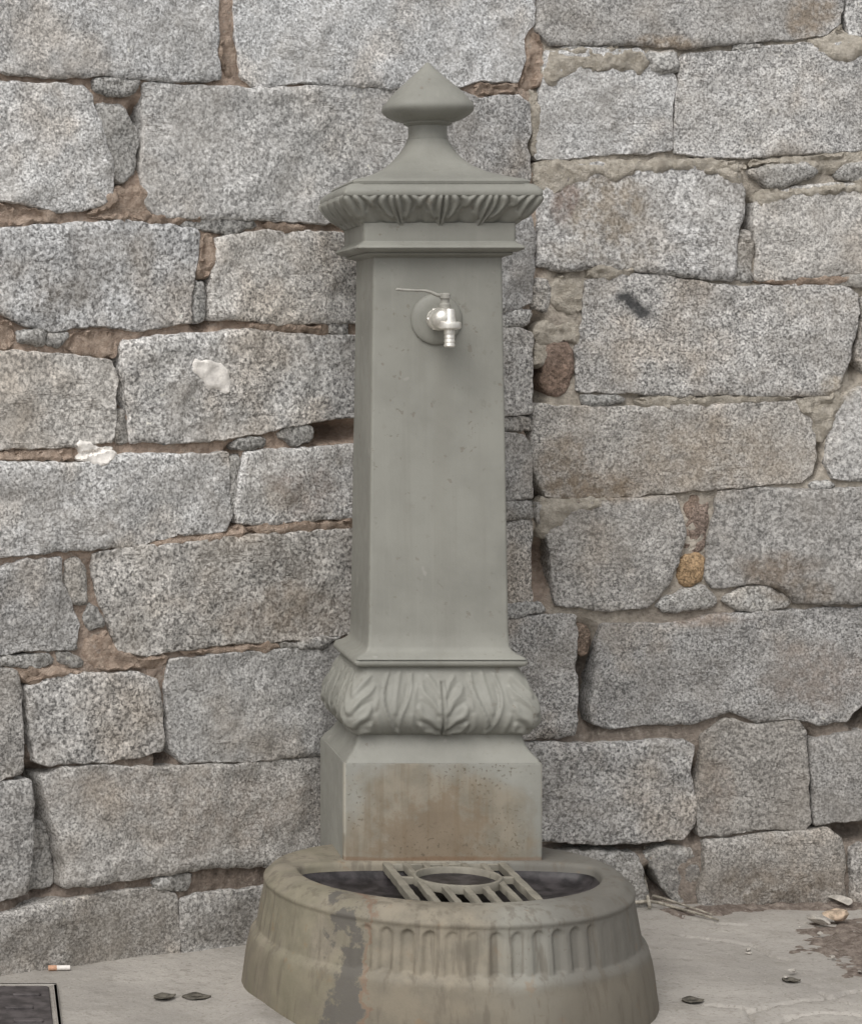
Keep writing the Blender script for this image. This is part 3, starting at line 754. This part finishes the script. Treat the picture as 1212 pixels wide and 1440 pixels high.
# ------------------------------------------------------------------ the fountain
FX, FY = .702, 3.67
fountain = tag(empty('drinking_fountain', (FX, FY, 0)), 'grey painted cast iron drinking fountain with pointed finial, brass tap and round basin', 'fountain')
def rrect(hx, hy, r, nside=1, narc=4, sup=None):
    """ccw loop seen from above, starting at the front left corner; constant vertex count for given nside, narc"""
    if sup:
        n = 4 * (nside + narc); th = np.linspace(0, 2 * math.pi, n, endpoint=False) - 3 * math.pi / 4
        c, s_ = np.cos(th), np.sin(th)
        rr = (np.abs(c / hx) ** sup + np.abs(s_ / hy) ** sup) ** (-1 / sup)
        return np.column_stack([c * rr, s_ * rr])
    P = []
    cs = [(-hx + r, -hy + r, 180), (hx - r, -hy + r, 270), (hx - r, hy - r, 0), (-hx + r, hy - r, 90)]
    for k, (cx_, cy_, a0) in enumerate(cs):
        for i in range(narc + 1):
            a = R(a0 + 90 * i / narc); P.append((cx_ + r * math.cos(a), cy_ + r * math.sin(a)))
        nxt = cs[(k + 1) % 4]; a = R(a0 + 90)
        p0 = np.array([cx_ + r * math.cos(a), cy_ + r * math.sin(a)]); a1 = R(nxt[2]); p1 = np.array([nxt[0] + r * math.cos(a1), nxt[1] + r * math.sin(a1)])
        for i in range(1, nside): P.append(tuple(p0 + (p1 - p0) * i / nside))
    return np.array(P)
def loft(name, rings, mat, parent=fountain, cap0=True, cap1=True, sharp=35, smooth=True):
    """rings: list of (n,3) loops from bottom to top"""
    n = len(rings[0]); V = np.concatenate(rings); F_ = []
    for k in range(len(rings) - 1):
        for i in range(n):
            j = (i + 1) % n; F_.append((k * n + i, k * n + j, (k + 1) * n + j, (k + 1) * n + i))
    if cap0: F_.append(tuple(range(n - 1, -1, -1)))
    if cap1: F_.append(tuple((len(rings) - 1) * n + i for i in range(n)))
    return mesh_obj(name, V, F_, mat, parent, smooth, sharp)
DF = .85
def ring(z, hx, r=.006, hy=None, nside=1, narc=4, sup=None):
    hy = hx * DF if hy is None else hy
    p = rrect(hx, hy, r, nside, narc, sup); return np.column_stack([p, np.full(len(p), z)])
P_ = M['paint']
# pedestal block and its sloping shoulder
loft('pedestal_block', [ring(z, hx, .005, hy, 6) for z, hx, hy in ((-.02, .150, .125), (.326, .150, .125), (.3295, .149, .124), (.331, .146, .121))], M['block'])
loft('pedestal_shoulder', [ring(z, hx, .005, hx - .024, 6) for z, hx in ((.330, .1475), (.336, .1440), (.346, .1345), (.356, .1285), (.366, .1262), (.372, .1262))], P_, sharp=30)
# leaf-carved swell -------------------------------------------------------------------------------------------
def strokes_height(q, t, strokes, width):
    P = np.column_stack([q, t]); H = np.zeros(len(q))
    for st in strokes:
        pts, wd, hh = np.array(st[0], float), st[1], st[2]
        sel = (P[:, 0] > pts[:, 0].min() - 3 * wd) & (P[:, 0] < pts[:, 0].max() + 3 * wd)
        if not sel.any(): continue
        d = np.full(len(q), 9.); d[sel] = seg_dist(P[sel], pts[:-1], pts[1:]).min(1)
        H = np.maximum(H, hh * np.exp(-(d / wd) ** 2)) if hh > 0 else H + hh * np.exp(-(d / wd) ** 2)
    return H
def curve(*p, n=10):
    """quadratic/cubic through control points (Catmull-Rom)"""
    p = [np.array(a, float) for a in p]; p = [2 * p[0] - p[1]] + p + [2 * p[-1] - p[-2]]; out = []
    for k in range(1, len(p) - 2):
        for i in range(n):
            s_ = i / n; a, b, c, d = p[k - 1:k + 3]
            out.append(.5 * (2 * b + (c - a) * s_ + (2 * a - 5 * b + 4 * c - d) * s_ ** 2 + (3 * b - a - 3 * c + d) * s_ ** 3))
    out.append(p[-2]); return [tuple(a) for a in out]
def mirror(sts, c=0.): return sts + [([(2 * c - a, b) for a, b in s_[0]], s_[1], s_[2]) for s_ in sts]
# acanthus leaf centred on 0 (half period .5), lance between at .5; t: 0 foot, 1 top. units: q in periods, t scaled by TS
TS = .62
def T(pts): return [(a, b * TS) for a, b in pts]
leaf = mirror([(T(curve((.022, .02), (.026, .4), (.016, .80))), .012, 1.0),
               (T(curve((.05, .04), (.12, .10), (.20, .12), (.24, .22))), .022, 1.0), (T(curve((.05, .18), (.12, .28), (.21, .34), (.25, .44))), .022, 1.0),
               (T(curve((.05, .38), (.11, .52), (.19, .62), (.23, .72))), .020, .95), (T(curve((.04, .60), (.08, .74), (.15, .86))), .018, .85),
               (T(curve((.30, .06), (.33, .18), (.32, .34))), .024, .7), (T(curve((.29, .42), (.31, .56), (.28, .74))), .022, .55)])
groove = mirror([(T(curve((.05, .12), (.13, .20), (.24, .27))), .014, -.6), (T(curve((.05, .32), (.12, .43), (.23, .53))), .014, -.6), (T(curve((.05, .54), (.10, .66), (.19, .78))), .013, -.5),
                 (T([(0, .05), (0, .78)]), .010, -.6), (T(curve((.27, .05), (.28, .35), (.25, .6))), .012, -.3)])
lance = mirror([(T(curve((.505, .05), (.55, .28), (.62, .50), (.655, .70), (.64, .90))), .014, 1.1)], .5)
lance += [(T([(.5, .38), (.5, .70), (.5, .92)]), .018, .8)]
lgroove = mirror([(T(curve((.505, .16), (.53, .32), (.585, .52), (.61, .74))), .018, -.5)], .5)
def carved(name, prof, relief, period, amp, parent=fountain, nside=84, per_face=None, rcorner=.010, hyoff=.022):
    n_t = len(prof); rings = []
    narc = 8
    zz = np.array([p[0] for p in prof]); hh = np.array([p[1] for p in prof])
    hm = hh.max()
    for k, (z, hx, t) in enumerate(prof):
        hy = hx - hyoff
        P = rrect(hx, hy, rcorner, nside, narc)
        # outward normal in plan and a running coordinate on each face
        hmx, hmy = hx, hy
        nx = np.where(np.abs(P[:, 0]) / hmx >= np.abs(P[:, 1]) / hmy, np.sign(P[:, 0]), 0.); ny = np.where(nx == 0, np.sign(P[:, 1]), 0.)
        # the run is scaled so that a leaf sits on every corner
        q = np.where(nx == 0, P[:, 0] / hx * per_face[0], P[:, 1] / hy * per_face[1])
        q = np.abs(q); q = q - np.floor(q + 1e-9) ; q = np.where(q > .5, 1 - q, q)
        # rounded-corner normal
        cxs = np.clip(P[:, 0], -hx + rcorner, hx - rcorner); cys = np.clip(P[:, 1], -hy + rcorner, hy - rcorner)
        N = P - np.column_stack([cxs, cys]); L = np.linalg.norm(N, axis=1); N = N / np.maximum(L, 1e-9)[:, None]
        H = relief(q, np.full(len(q), t * TS)) * amp
        prev = prof[max(0, k - 1)]; nxt = prof[min(n_t - 1, k + 1)]
        dz, dh = nxt[0] - prev[0], nxt[1] - prev[1]; L2 = math.hypot(dz, dh) + 1e-9
        nh, nz = dz / L2, -dh / L2
        rings.append(np.column_stack([P + N * (H * nh)[:, None], z + H * nz]))
    return loft(name, rings, P_, parent, sharp=None)
def smooth_prof(ctrl, n):
    c = curve(*[(a, b) for a, b in ctrl], n=30); c = np.array(c)
    s_ = np.concatenate([[0], np.cumsum(np.linalg.norm(np.diff(c, axis=0), axis=1))]); s_ /= s_[-1]
    tt = np.linspace(0, 1, n); return [(float(np.interp(t, s_, c[:, 0])), float(np.interp(t, s_, c[:, 1])), float(t)) for t in tt]
def rel_low(q, t):
    e = np.clip(t / TS / .06, 0, 1) * np.clip((1 - t / TS) / .10, 0, 1)
    bodyl = .35 * np.exp(-(np.maximum(q - .22, 0) / .05) ** 2)
    return (bodyl + strokes_height(q, t, leaf + lance, 0) + strokes_height(q, t, groove + lgroove, 0)) * e
carved('leaf_moulding', smooth_prof([(.3705, .1265), (.376, .1345), (.388, .1440), (.402, .1475), (.420, .1440), (.440, .1350), (.460, .1260), (.4735, .1215)], 64), rel_low, .132, .0035, per_face=(1, 1), rcorner=.016)
# lip and flared foot of the shaft
loft('shaft_lip', [ring(z, hx, .006, hx - .02, 4) for z, hx in ((.4725, .1215), (.4745, .1285), (.4765, .1308), (.4800, .1316), (.4835, .1305), (.4855, .1285))], P_, sharp=40)
shaft_r = [(.4850, .1290), (.4878, .1268), (.4915, .1180), (.4965, .1112), (.5030, .1080), (.5250, .1065)]
shaft_r += [(.525 + (1.0985 - .525) * k / 24, .1065 + (.0985 - .1065) * k / 24) for k in range(1, 25)]
def shaft_ring(z, hx):
    return ring(z, hx, .0045, hx - .016, 10)
loft('shaft', [shaft_ring(z, hx) for z, hx in shaft_r], P_, sharp=40)
# collar, neck band, leaf cornice, cap
loft('collar', [ring(z, hx, .006, hx - .016, 4) for z, hx in ((1.0960, .0995), (1.0985, .1045), (1.0995, .1110), (1.1015, .1130), (1.1035, .1120), (1.1045, .1185), (1.1070, .1255), (1.1100, .1280), (1.1130, .1270), (1.1160, .1215), (1.1185, .1180), (1.1205, .1170))], P_, sharp=50)
loft('neck_band', [ring(z, hx, .005, hx - .016, 4) for z, hx in ((1.119, .1155), (1.130, .1155), (1.148, .1160))], P_)
cleaf = mirror([(T(curve((.05, .99), (.075, .60), (.03, .04))), .050, 1.0),
                (T(curve((.20, .98), (.27, .72), (.23, .46), (.13, .30))), .060, 1.0),
                (T(curve((.36, .96), (.46, .82), (.50, .66))), .050, .85)])
cgro = mirror([(T(curve((.13, .88), (.17, .55), (.10, .22))), .022, -.6), (T(curve((.30, .95), (.38, .72), (.32, .50))), .024, -.6), (T([(0, .95), (0, .05)]), .014, -.5), (T([(.5, .48), (.5, .02)]), .110, -.7)])
def rel_top(q, t):
    e = np.clip(t / TS / .04, 0, 1) * np.clip((1 - t / TS) / .12, 0, 1)
    return (strokes_height(q, t, cleaf, 0) + strokes_height(q, t, cgro, 0)) * e
carved('cornice', smooth_prof([(1.1455, .1165), (1.150, .1210), (1.158, .1285), (1.168, .1380), (1.178, .1455), (1.186, .1495), (1.192, .1495)], 52), rel_top, .07, .0056, per_face=(2, 2), nside=130, rcorner=.012)
loft('cornice_slab', [ring(z, hx, .008, hx - .020, 4) for z, hx in ((1.188, .1500), (1.1915, .1512), (1.1975, .1495), (1.2030, .1440), (1.2060, .1395), (1.2068, .1370))], P_, sharp=45)
cap = []
for z, hx, sp in ((1.2062, .1335, 30), (1.2105, .1345, 26), (1.2135, .1320, 18), (1.2165, .1240, 12), (1.2210, .1070, 8), (1.2290, .0850, 5.5), (1.2390, .0665, 4.2), (1.2500, .0530, 3.4), (1.2620, .0430, 2.9), (1.2740, .0355, 2.5), (1.2830, .0315, 2.2)):
    cap.append(ring(z, hx, hy=hx * (1 - .10 * min(1, hx / .13)), nside=14, narc=4, sup=sp))
loft('cap', cap, P_, sharp=45)
bud = []
for z, hx, sp in ((1.2825, .0305, 2.1), (1.2850, .0312, 2.1), (1.2870, .0300, 2.1), (1.3040, .0300, 2.1), (1.3060, .0340, 2.1), (1.3075, .0372, 2.1), (1.3100, .0378, 2.1), (1.3112, .0410, 2.2), (1.3135, .0485, 2.3), (1.3170, .0568, 2.4), (1.3210, .0632, 2.5), (1.3250, .0672, 2.6),
                  (1.3290, .0692, 2.7), (1.3335, .0692, 2.7), (1.3380, .0672, 2.7), (1.3440, .0624, 2.7), (1.3530, .0548, 2.7), (1.3620, .0466, 2.7), (1.3700, .0378, 2.4), (1.3780, .0292, 2.3), (1.3860, .0205, 2.2), (1.3930, .0130, 2.1), (1.3990, .0072, 2.0), (1.4030, .0034, 2.0), (1.4045, .0008, 2.0)):
    bud.append(ring(z, hx, hy=hx, nside=10, narc=4, sup=sp))
loft('finial', bud, P_, sharp=50)

# ------------------------------------------------------------------ basin
BY = -.17            # centre of the oval, fountain coordinates
NB = 720
th = np.linspace(0, 2 * math.pi, NB, endpoint=False)
def oval(off, back=.22, sup=2.15):
    c, s_ = np.cos(th), np.sin(th); a = .275 + off; b = np.where(s_ < 0, .275 + off, back + off)
    rr = (np.abs(c / a) ** sup + np.abs(s_ / b) ** sup) ** (-1 / sup)
    return np.column_stack([c * rr, BY + s_ * rr])
def dloop(off=0.):
    c, s_ = np.cos(th), np.sin(th); a = .2215 + off; b = np.where(s_ < 0, .204 + off, .055 + off); sp = np.where(s_ < 0, 2.0, 3.2)
    rr = (np.abs(c / a) ** sp + np.abs(s_ / b) ** sp) ** (-1 / sp)
    return np.column_stack([c * rr - .005, -.185 + s_ * rr])
prof = [(.309, .305, -.02), (.309, .305, .004), (.307, .303, .02), (.304, .299, .045), (.3005, .294, .066), (.2978, .2908, .075), (.2965, .2902, .081), (.2945, .2888, .0855), (.2920, .2868, .0885), (.2895, .2850, .0910), (.2878, .2838, .0925)]
nfl = 30; ZB0, ZB1 = .0935, .1570
prof += [(.2868 - .0113 * k / nfl, .2830 - .006 * k / nfl, ZB0 + (ZB1 - ZB0) * k / nfl) for k in range(nfl + 1)]
prof += [(.2755, .2775, .159), (.2762, .2785, .161), (.2768, .2792, .1635), (.276, .2785, .166), (.2738, .2765, .168), (.270, .273, .171), (.266, .268, .1755), (.261, .262, .1795), (.254, .254, .1822), (.246, .245, .1832)]
# arc length on the front for the flutes
ov = oval(0.); seg = np.linalg.norm(np.roll(ov, -1, 0) - ov, axis=1); arc = np.concatenate([[0], np.cumsum(seg)[:-1]])
i0 = int(np.argmin(np.abs(th - 1.5 * math.pi))); arc = arc - arc[i0]
per = .0300
rings = []
for aa, bb, z in prof:
    o_ = np.zeros(NB)
    if ZB0 - .0001 < z < ZB1 + .0001:
        q = (arc / per) % 1.0 - .5; tt = (z - ZB0) / (ZB1 - ZB0)
        half = .36 * np.sqrt(np.clip(1 - (np.clip(tt - .80, 0, 1) / .17) ** 2, 0, 1)) * (tt < .97)
        dep = np.clip((half - np.abs(q)) / .17, 0, 1) * np.clip(tt / .05, 0, 1) * np.clip((.20 - arc) / .06, .12, 1) * np.clip((arc + .20) / .05, .1, 1)
        wear = .25 + 1.4 * np.clip(.4 + fbm(ov[:, 0], ov[:, 1], np.full(NB, z * .4), 9, 2), 0, 1)
        o_ = o_ - .0060 * dep * np.minimum(wear, 1.15)
    o_ = o_ + .0016 * fbm(ov[:, 0], ov[:, 1], np.full(NB, z), 18, 3)
    c, s_ = np.cos(th), np.sin(th)
    a = aa - .007 + o_; b = np.where(s_ < 0, bb, bb - .055) + o_
    rr = (np.abs(c / a) ** 2.15 + np.abs(s_ / b) ** 2.15) ** (-1 / 2.15)
    rings.append(np.column_stack([c * rr - .006, BY + s_ * rr, np.full(NB, z)]))
for off, z in ((.010, .1836), (.004, .1830), (.0005, .1810), (-.0005, .176), (-.002, .168)):
    p = dloop(off); rings.append(np.column_stack([p, np.full(NB, z)]))
basin = loft('basin', rings, M['basin'], cap0=False, cap1=False, sharp=None)
bowl_r = []
for off, z, k in ((-.0025, .170, 1), (-.005, .164, 1), (-.012, .158, 1), (-.030, .153, 1)):
    p = dloop(off); bowl_r.append(np.column_stack([p, np.full(NB, z)])[::6])
n_ = len(bowl_r[0]); cpt = np.array([0, -.22, 0])
for s_, z in ((.6, .150), (.3, .148)):
    b0 = bowl_r[3]; q = cpt + (b0 - cpt) * s_; q[:, 2] = z; bowl_r.append(q)
bo = loft('bowl', [r_[::-1] for r_ in bowl_r], M['bowl'], parent=basin, cap0=False, cap1=True, sharp=None)
# grate
def boxv(x0, x1, y0, y1, z0, z1, bev=.0012):
    return [ring_ for ring_ in ()]
def bar(name, p0, p1, wd, z1, th_=.010, mat=None, parent=None, bev=.0012):
    p0, p1 = np.array(p0, float), np.array(p1, float); d = p1 - p0; L = np.linalg.norm(d); d /= L; n = np.array([-d[1], d[0]])
    rings = []
    sub = max(2, int(L / .012))
    for i in range(sub + 1):
        c = p0 + d * L * i / sub; h = wd / 2 * (1 + .10 * random.uniform(-1, 1))
        sec = [(-h, z1 - th_), (h, z1 - th_), (h, z1 - bev), (h - bev, z1), (-h + bev, z1), (-h, z1 - bev)]
        rings.append(np.array([(c[0] + n[0] * a, c[1] + n[1] * a, b + .0005 * random.uniform(-1, 1)) for a, b in sec]))
    rings = [r_[::-1] for r_ in rings]
    return loft(name, rings, mat, parent, sharp=40)
ZG = .1815
grate = bpy.data.objects.new('grate', None); link(grate, fountain)
def dfront(x): return -.185 - .204 * math.sqrt(max(0, 1 - (x / .2275) ** 2)) + .002
def dback(x): return -.185 + .055 * (1 - min(1, abs(x) / .2275) ** 3.2) ** (1 / 3.2) - .002
GM = M['grate']
for s_ in (-.087, .087): bar('rail', (s_, dback(s_)), (s_, dfront(s_)), .0120, ZG + .001, .012, GM, grate)
RC, RR = (0., -.229), .062
for k in range(-2, 3):
    xx = k * .029; h = math.sqrt(RR * RR - xx * xx)
    bar('slat', (xx, dback(xx)), (xx, RC[1] + h), .0100, ZG, .010, GM, grate)
    bar('slat', (xx, RC[1] - h), (xx, dfront(xx)), .0100, ZG, .010, GM, grate)
for s_ in (-1, 1): bar('slat', (s_ * RR, RC[1] + .004), (s_ * .083, RC[1] + .004), .0100, ZG, .010, GM, grate)
bar('crosspiece', (-.082, dback(0) + .001), (.082, dback(0) + .001), .009, ZG - .0015, .010, GM, grate)
tt_ = np.linspace(0, 2 * math.pi, 64, endpoint=False)
def circ(r_, z): return np.column_stack([RC[0] + r_ * np.cos(tt_), RC[1] + r_ * np.sin(tt_), np.full(64, z)])
loft('ring', [circ(RR - .003, ZG - .010), circ(RR + .003, ZG - .010), circ(RR + .003, ZG + .001), circ(RR + .002, ZG + .0025), circ(RR - .002, ZG + .0025), circ(RR - .003, ZG + .001), circ(RR - .003, ZG - .010)], GM, grate, cap0=False, cap1=False, sharp=40)
loft('drain_plate', [circ(RR - .0035, ZG - .012), circ(RR - .0035, ZG - .007), circ(.03, ZG - .0085), circ(.004, ZG - .009)], M['bowl'], grate, sharp=40)

# ------------------------------------------------------------------ tap
tap = bpy.data.objects.new('tap', None); link(tap, fountain); tap.location = (-.003, -.0845, 1.0015)
def lathe(name, prof, mat, parent, axis='Y', n=32, at=(0, 0, 0), sharp=40, poly=None):
    n = poly or n
    a = np.linspace(0, 2 * math.pi, n, endpoint=False); rings = []
    for h, r_ in prof:
        c, s_ = r_ * np.cos(a), r_ * np.sin(a); H = np.full(n, h)
        rings.append((np.column_stack([c, -H, s_]) if axis == 'Y' else np.column_stack([c, s_, H]) if axis == 'Z' else np.column_stack([H, c, s_])) + np.array(at))
    if axis == 'X': rings = rings
    return loft(name, rings, mat, parent, sharp=sharp)
lathe('rose', [(-.002, .0390), (.003, .0390), (.005, .0375), (.0065, .0345), (.0085, .030), (.0095, .022), (.0095, .006)], P_, tap, n=48)
st_ = M['steel']
body = lathe('tap_body', [(.008, .0165), (.012, .0170), (.014, .0150), (.017, .0135), (.020, .0160), (.0225, .0175), (.026, .0175), (.0285, .0160), (.031, .0135), (.036, .0140), (.042, .0165), (.050, .0170), (.057, .0150), (.062, .0100), (.064, .004)], st_, tap, sharp=50)
lathe('hex_nut', [(.0185, .0165), (.0195, .0188), (.0265, .0188), (.0275, .0165)], st_, body, poly=6, sharp=20)
SPX, SPY = .009, -.0560
spout = lathe('spout', [(-.0165, .0110), (-.008, .0105), (.002, .0088), (.010, .0082), (.015, .0070)][::1], st_, tap, 'Z', at=(SPX, SPY, 0), sharp=50)
lathe('spout_nut', [(-.0155, .0150), (-.0140, .0172), (-.0070, .0176), (-.0050, .0170), (-.0040, .0125)], st_, spout, 'Z', at=(SPX, SPY, 0), n=20, sharp=25)
lathe('hose_barb', [(-.0425, .0050), (-.0425, .0072), (-.0405, .0083), (-.0355, .0074), (-.0345, .0082), (-.0295, .0074), (-.0285, .0082), (-.0235, .0074), (-.0225, .0080), (-.0150, .0078)], st_, spout, 'Z', at=(SPX, SPY, 0), sharp=30)
lathe('stem', [(.010, .0085), (.022, .0085), (.024, .0065), (.030, .0065), (.031, .0085), (.037, .0085), (.039, .0060)], M['lever'], tap, 'Z', at=(.004, -.047, 0), sharp=30)
def tube(name, pts, rad, mat, parent, n=10, flat=1.0):
    pts = np.array(pts, float); rings = []
    rad = np.broadcast_to(rad, len(pts))
    for i, p in enumerate(pts):
        d = pts[min(i + 1, len(pts) - 1)] - pts[max(i - 1, 0)]; d /= np.linalg.norm(d)
        up = np.array([0, 0, 1.]) if abs(d[2]) < .9 else np.array([0, 1., 0]); s_ = np.cross(d, up); s_ /= np.linalg.norm(s_); u_ = np.cross(s_, d)
        a = np.linspace(0, 2 * math.pi, n, endpoint=False)
        rings.append(p + rad[i] * (np.cos(a)[:, None] * s_ + flat * np.sin(a)[:, None] * u_))
    return loft(name, rings, mat, parent, sharp=60)
lv = [(.010, .034), (.002, .0345), (-.008, .036), (-.018, .0405), (-.026, .0425), (-.040, .0430), (-.055, .0435), (-.068, .0445), (-.070, .0445)]
tube('lever', [(a, -.047, b) for a, b in lv], [.004, .0045, .0042, .0036, .0030, .0028, .0030, .0034, .0020], M['lever'], tap, flat=.7)

# ------------------------------------------------------------------ cement fillet, cover, litter
fil = [gpt(*p) for p in ((372, 1352), (345, 1352), (322, 1372), (306, 1402), (300, 1440), (306, 1490), (350, 1520), (430, 1520), (430, 1400))]
flat_patch('cement_fillet', fil, M['concrete'], .019, grid=.008, rough=.0008, parent=bpy.data.objects['pavement'], edge=.11, wav=.004)
cov = tag(empty('utility_cover', (-.115, 3.285, .0)), 'dark square iron utility cover let into the concrete', 'utility cover')
def plate(name, x0, x1, y0, y1, z0, z1, mat, parent, bev=.0015):
    r_ = []
    for z, o_ in ((z0, 0), (z1 - bev, 0), (z1, -bev)):
        r_.append(np.column_stack([rrect((x1 - x0) / 2 + o_, (y1 - y0) / 2 + o_, .004, 1, 3) + np.array([(x0 + x1) / 2, (y0 + y1) / 2]), np.full(16, z)]))
    return loft(name, r_, mat, parent, sharp=30)
H_ = .2265
plate('lid', -H_ + .006, H_ - .006, -H_ + .006, H_ - .006, -.015, .005, M['iron'], cov)
for (a, b, c, d) in ((-H_ - .007, H_ + .007, H_, H_ + .007), (-H_ - .007, H_ + .007, -H_ - .007, -H_), (-H_ - .007, -H_, -H_, H_), (H_, H_ + .007, -H_, H_)):
    plate('frame_bar', a, b, c, d, -.015, .0055, M['concrete'], cov)
for i in range(7):
    for j in range(6):
        xx = -.186 + i * .062 - (.0 if j % 2 else .012); yy = -.17 + j * .068
        if abs(xx) > .195: continue
        plate('tread_bar', xx - .021, xx + .021, yy - .007, yy + .007, .004, .0085, M['iron'], cov, .0012)

def fallen_leaf(px, py, L, Wd, ang, curl, label):
    X, Y = gpt(px, py); n = 14; V = []; F_ = []
    for i in range(n + 1):
        s_ = i / n; h = Wd / 2 * (math.sin(math.pi * s_ ** .8) ** .8) + .0003
        for j, k in enumerate((-1, -.5, 0, .5, 1)):
            V.append(((s_ - .5) * L, k * h, .0015 + curl * (k * k) * Wd * .5 + curl * .15 * L * (2 * s_ - 1) ** 2 + .001 * math.sin(9 * s_ + 3 * k)))
    for i in range(n):
        for j in range(4): F_.append((i * 5 + j, (i + 1) * 5 + j, (i + 1) * 5 + j + 1, i * 5 + j + 1))
    root = tag(empty('fallen_leaf', (X, Y, 0), R(ang)), label, 'leaf')
    o = mesh_obj('blade', V, F_, M['leaf'], root)
    md = o.modifiers.new('thick', 'SOLIDIFY'); md.thickness = .0008
    tube('midrib', [((k / 8 - .52) * L, 0, .0022 + curl * .15 * L * (2 * max(0, k / 8 - .02) - 1) ** 2) for k in range(9)], .0006, M['leaf'], root, 6)
fallen_leaf(277, 1403, .043, .034, 8, .08, 'dark pointed fallen leaf lying flat, the one next to the basin fillet')
fallen_leaf(232, 1405, .034, .026, 20, .30, 'small crumpled dark leaf between the iron cover and a flat leaf')
fallen_leaf(974, 1408, .033, .030, 5, .10, 'dark oval fallen leaf on bare concrete beyond the basin')
fallen_leaf(1112, 1381, .026, .020, -12, .3, 'small dark curled leaf at the edge of the brown soil')
X, Y = gpt(84, 1366); bt = tag(empty('cigarette_butt', (X, Y + .004, .0045), R(4)), 'orange and white cigarette butt at the foot of the wall', 'cigarette butt')
lathe('filter', [(-.017, .0036), (-.0165, .0040), (-.004, .0040)], M['filter'], bt, 'X', n=14)
lathe('paper', [(-.0040, .0039), (.014, .0038), (.0165, .0036)], M['paper'], bt, 'X', n=14)
def pebble(name, px, py, s3, mat, label, cat, seed, group=None, zoff=0.):
    X, Y = gpt(px, py); r_ = np.random.RandomState(seed)
    import bmesh
    bm = bmesh.new(); bmesh.ops.create_icosphere(bm, subdivisions=3, radius=1)
    V = np.array([v.co for v in bm.verts]); F_ = [[v.index for v in f.verts] for f in bm.faces]; bm.free()
    for k in range(11):
        n = r_.randn(3); n /= np.linalg.norm(n); c = r_.uniform(.25, .6); d = V @ n; V = V - np.where(d > c, d - c, 0)[:, None] * n
    V /= np.abs(V).max(0)
    V = V * np.array(s3)
    V[:, 2] -= V[:, 2].min() + .0015
    o = mesh_obj(name, V, F_, mat, None, True, 25, loc=(X, Y, zoff)); o.rotation_euler[2] = r_.uniform(0, 6)
    return tag(o, label, cat, group)
pebble('stone_shard', 1171, 1300, (.024, .020, .011), M['shard'], 'angular orange and cream shard lying on the soil', 'shard', 5, zoff=.008)
pebble('stone_chip', 1150, 1302, (.022, .014, .010), M['pebble'], 'flat pale chip touching the orange shard', 'stone chip', 8, zoff=.006)
pebble('stone_chip', 1184, 1276, (.024, .010, .008), M['pebble'], 'white chip against the foot of the wall', 'stone chip', 11, zoff=.006)
rr_ = np.random.RandomState(5)
for k in range(16):
    px_ = rr_.uniform(1050, 1300); py_ = 1288 + rr_.uniform(0, 1) * 105
    s_ = rr_.uniform(.002, .005)
    pebble('pebble', px_, py_, (s_ * rr_.uniform(.9, 1.8), s_, s_ * .7), M['pebble'], 'small pale pebble scattered on the brown soil by the wall', 'pebble', 40 + k, 'pebbles scattered on the soil', zoff=.006 if px_ > 1095 else .001)
def stem(pts, rad, label):
    g = [(*gpt(a, b), h) for a, b, h in pts]; o = np.array(g[0])
    c = np.array(curve(*[tuple(np.array(p) - o) for p in g], n=8))
    e = tube('dry_stem', c, np.linspace(rad, rad * .5, len(c)), M['stem'], None, 7); e.location = o; tag(e, label, 'stem')
stem([(880, 1276, .006), (915, 1276, .010), (950, 1283, .008), (985, 1292, .007), (1010, 1298, .005)], .0035, 'long dry grey stem lying on the concrete along the wall foot')
stem([(918, 1268, .010), (940, 1276, .012), (970, 1284, .010), (1000, 1291, .006)], .0028, 'thinner dry stem lying between the wall foot and a longer stem')
stem([(913, 1279, .004), (908, 1270, .030), (903, 1262, .060), (906, 1268, .095)], .0032, 'dry stem rising up the wall joint beside the basin')
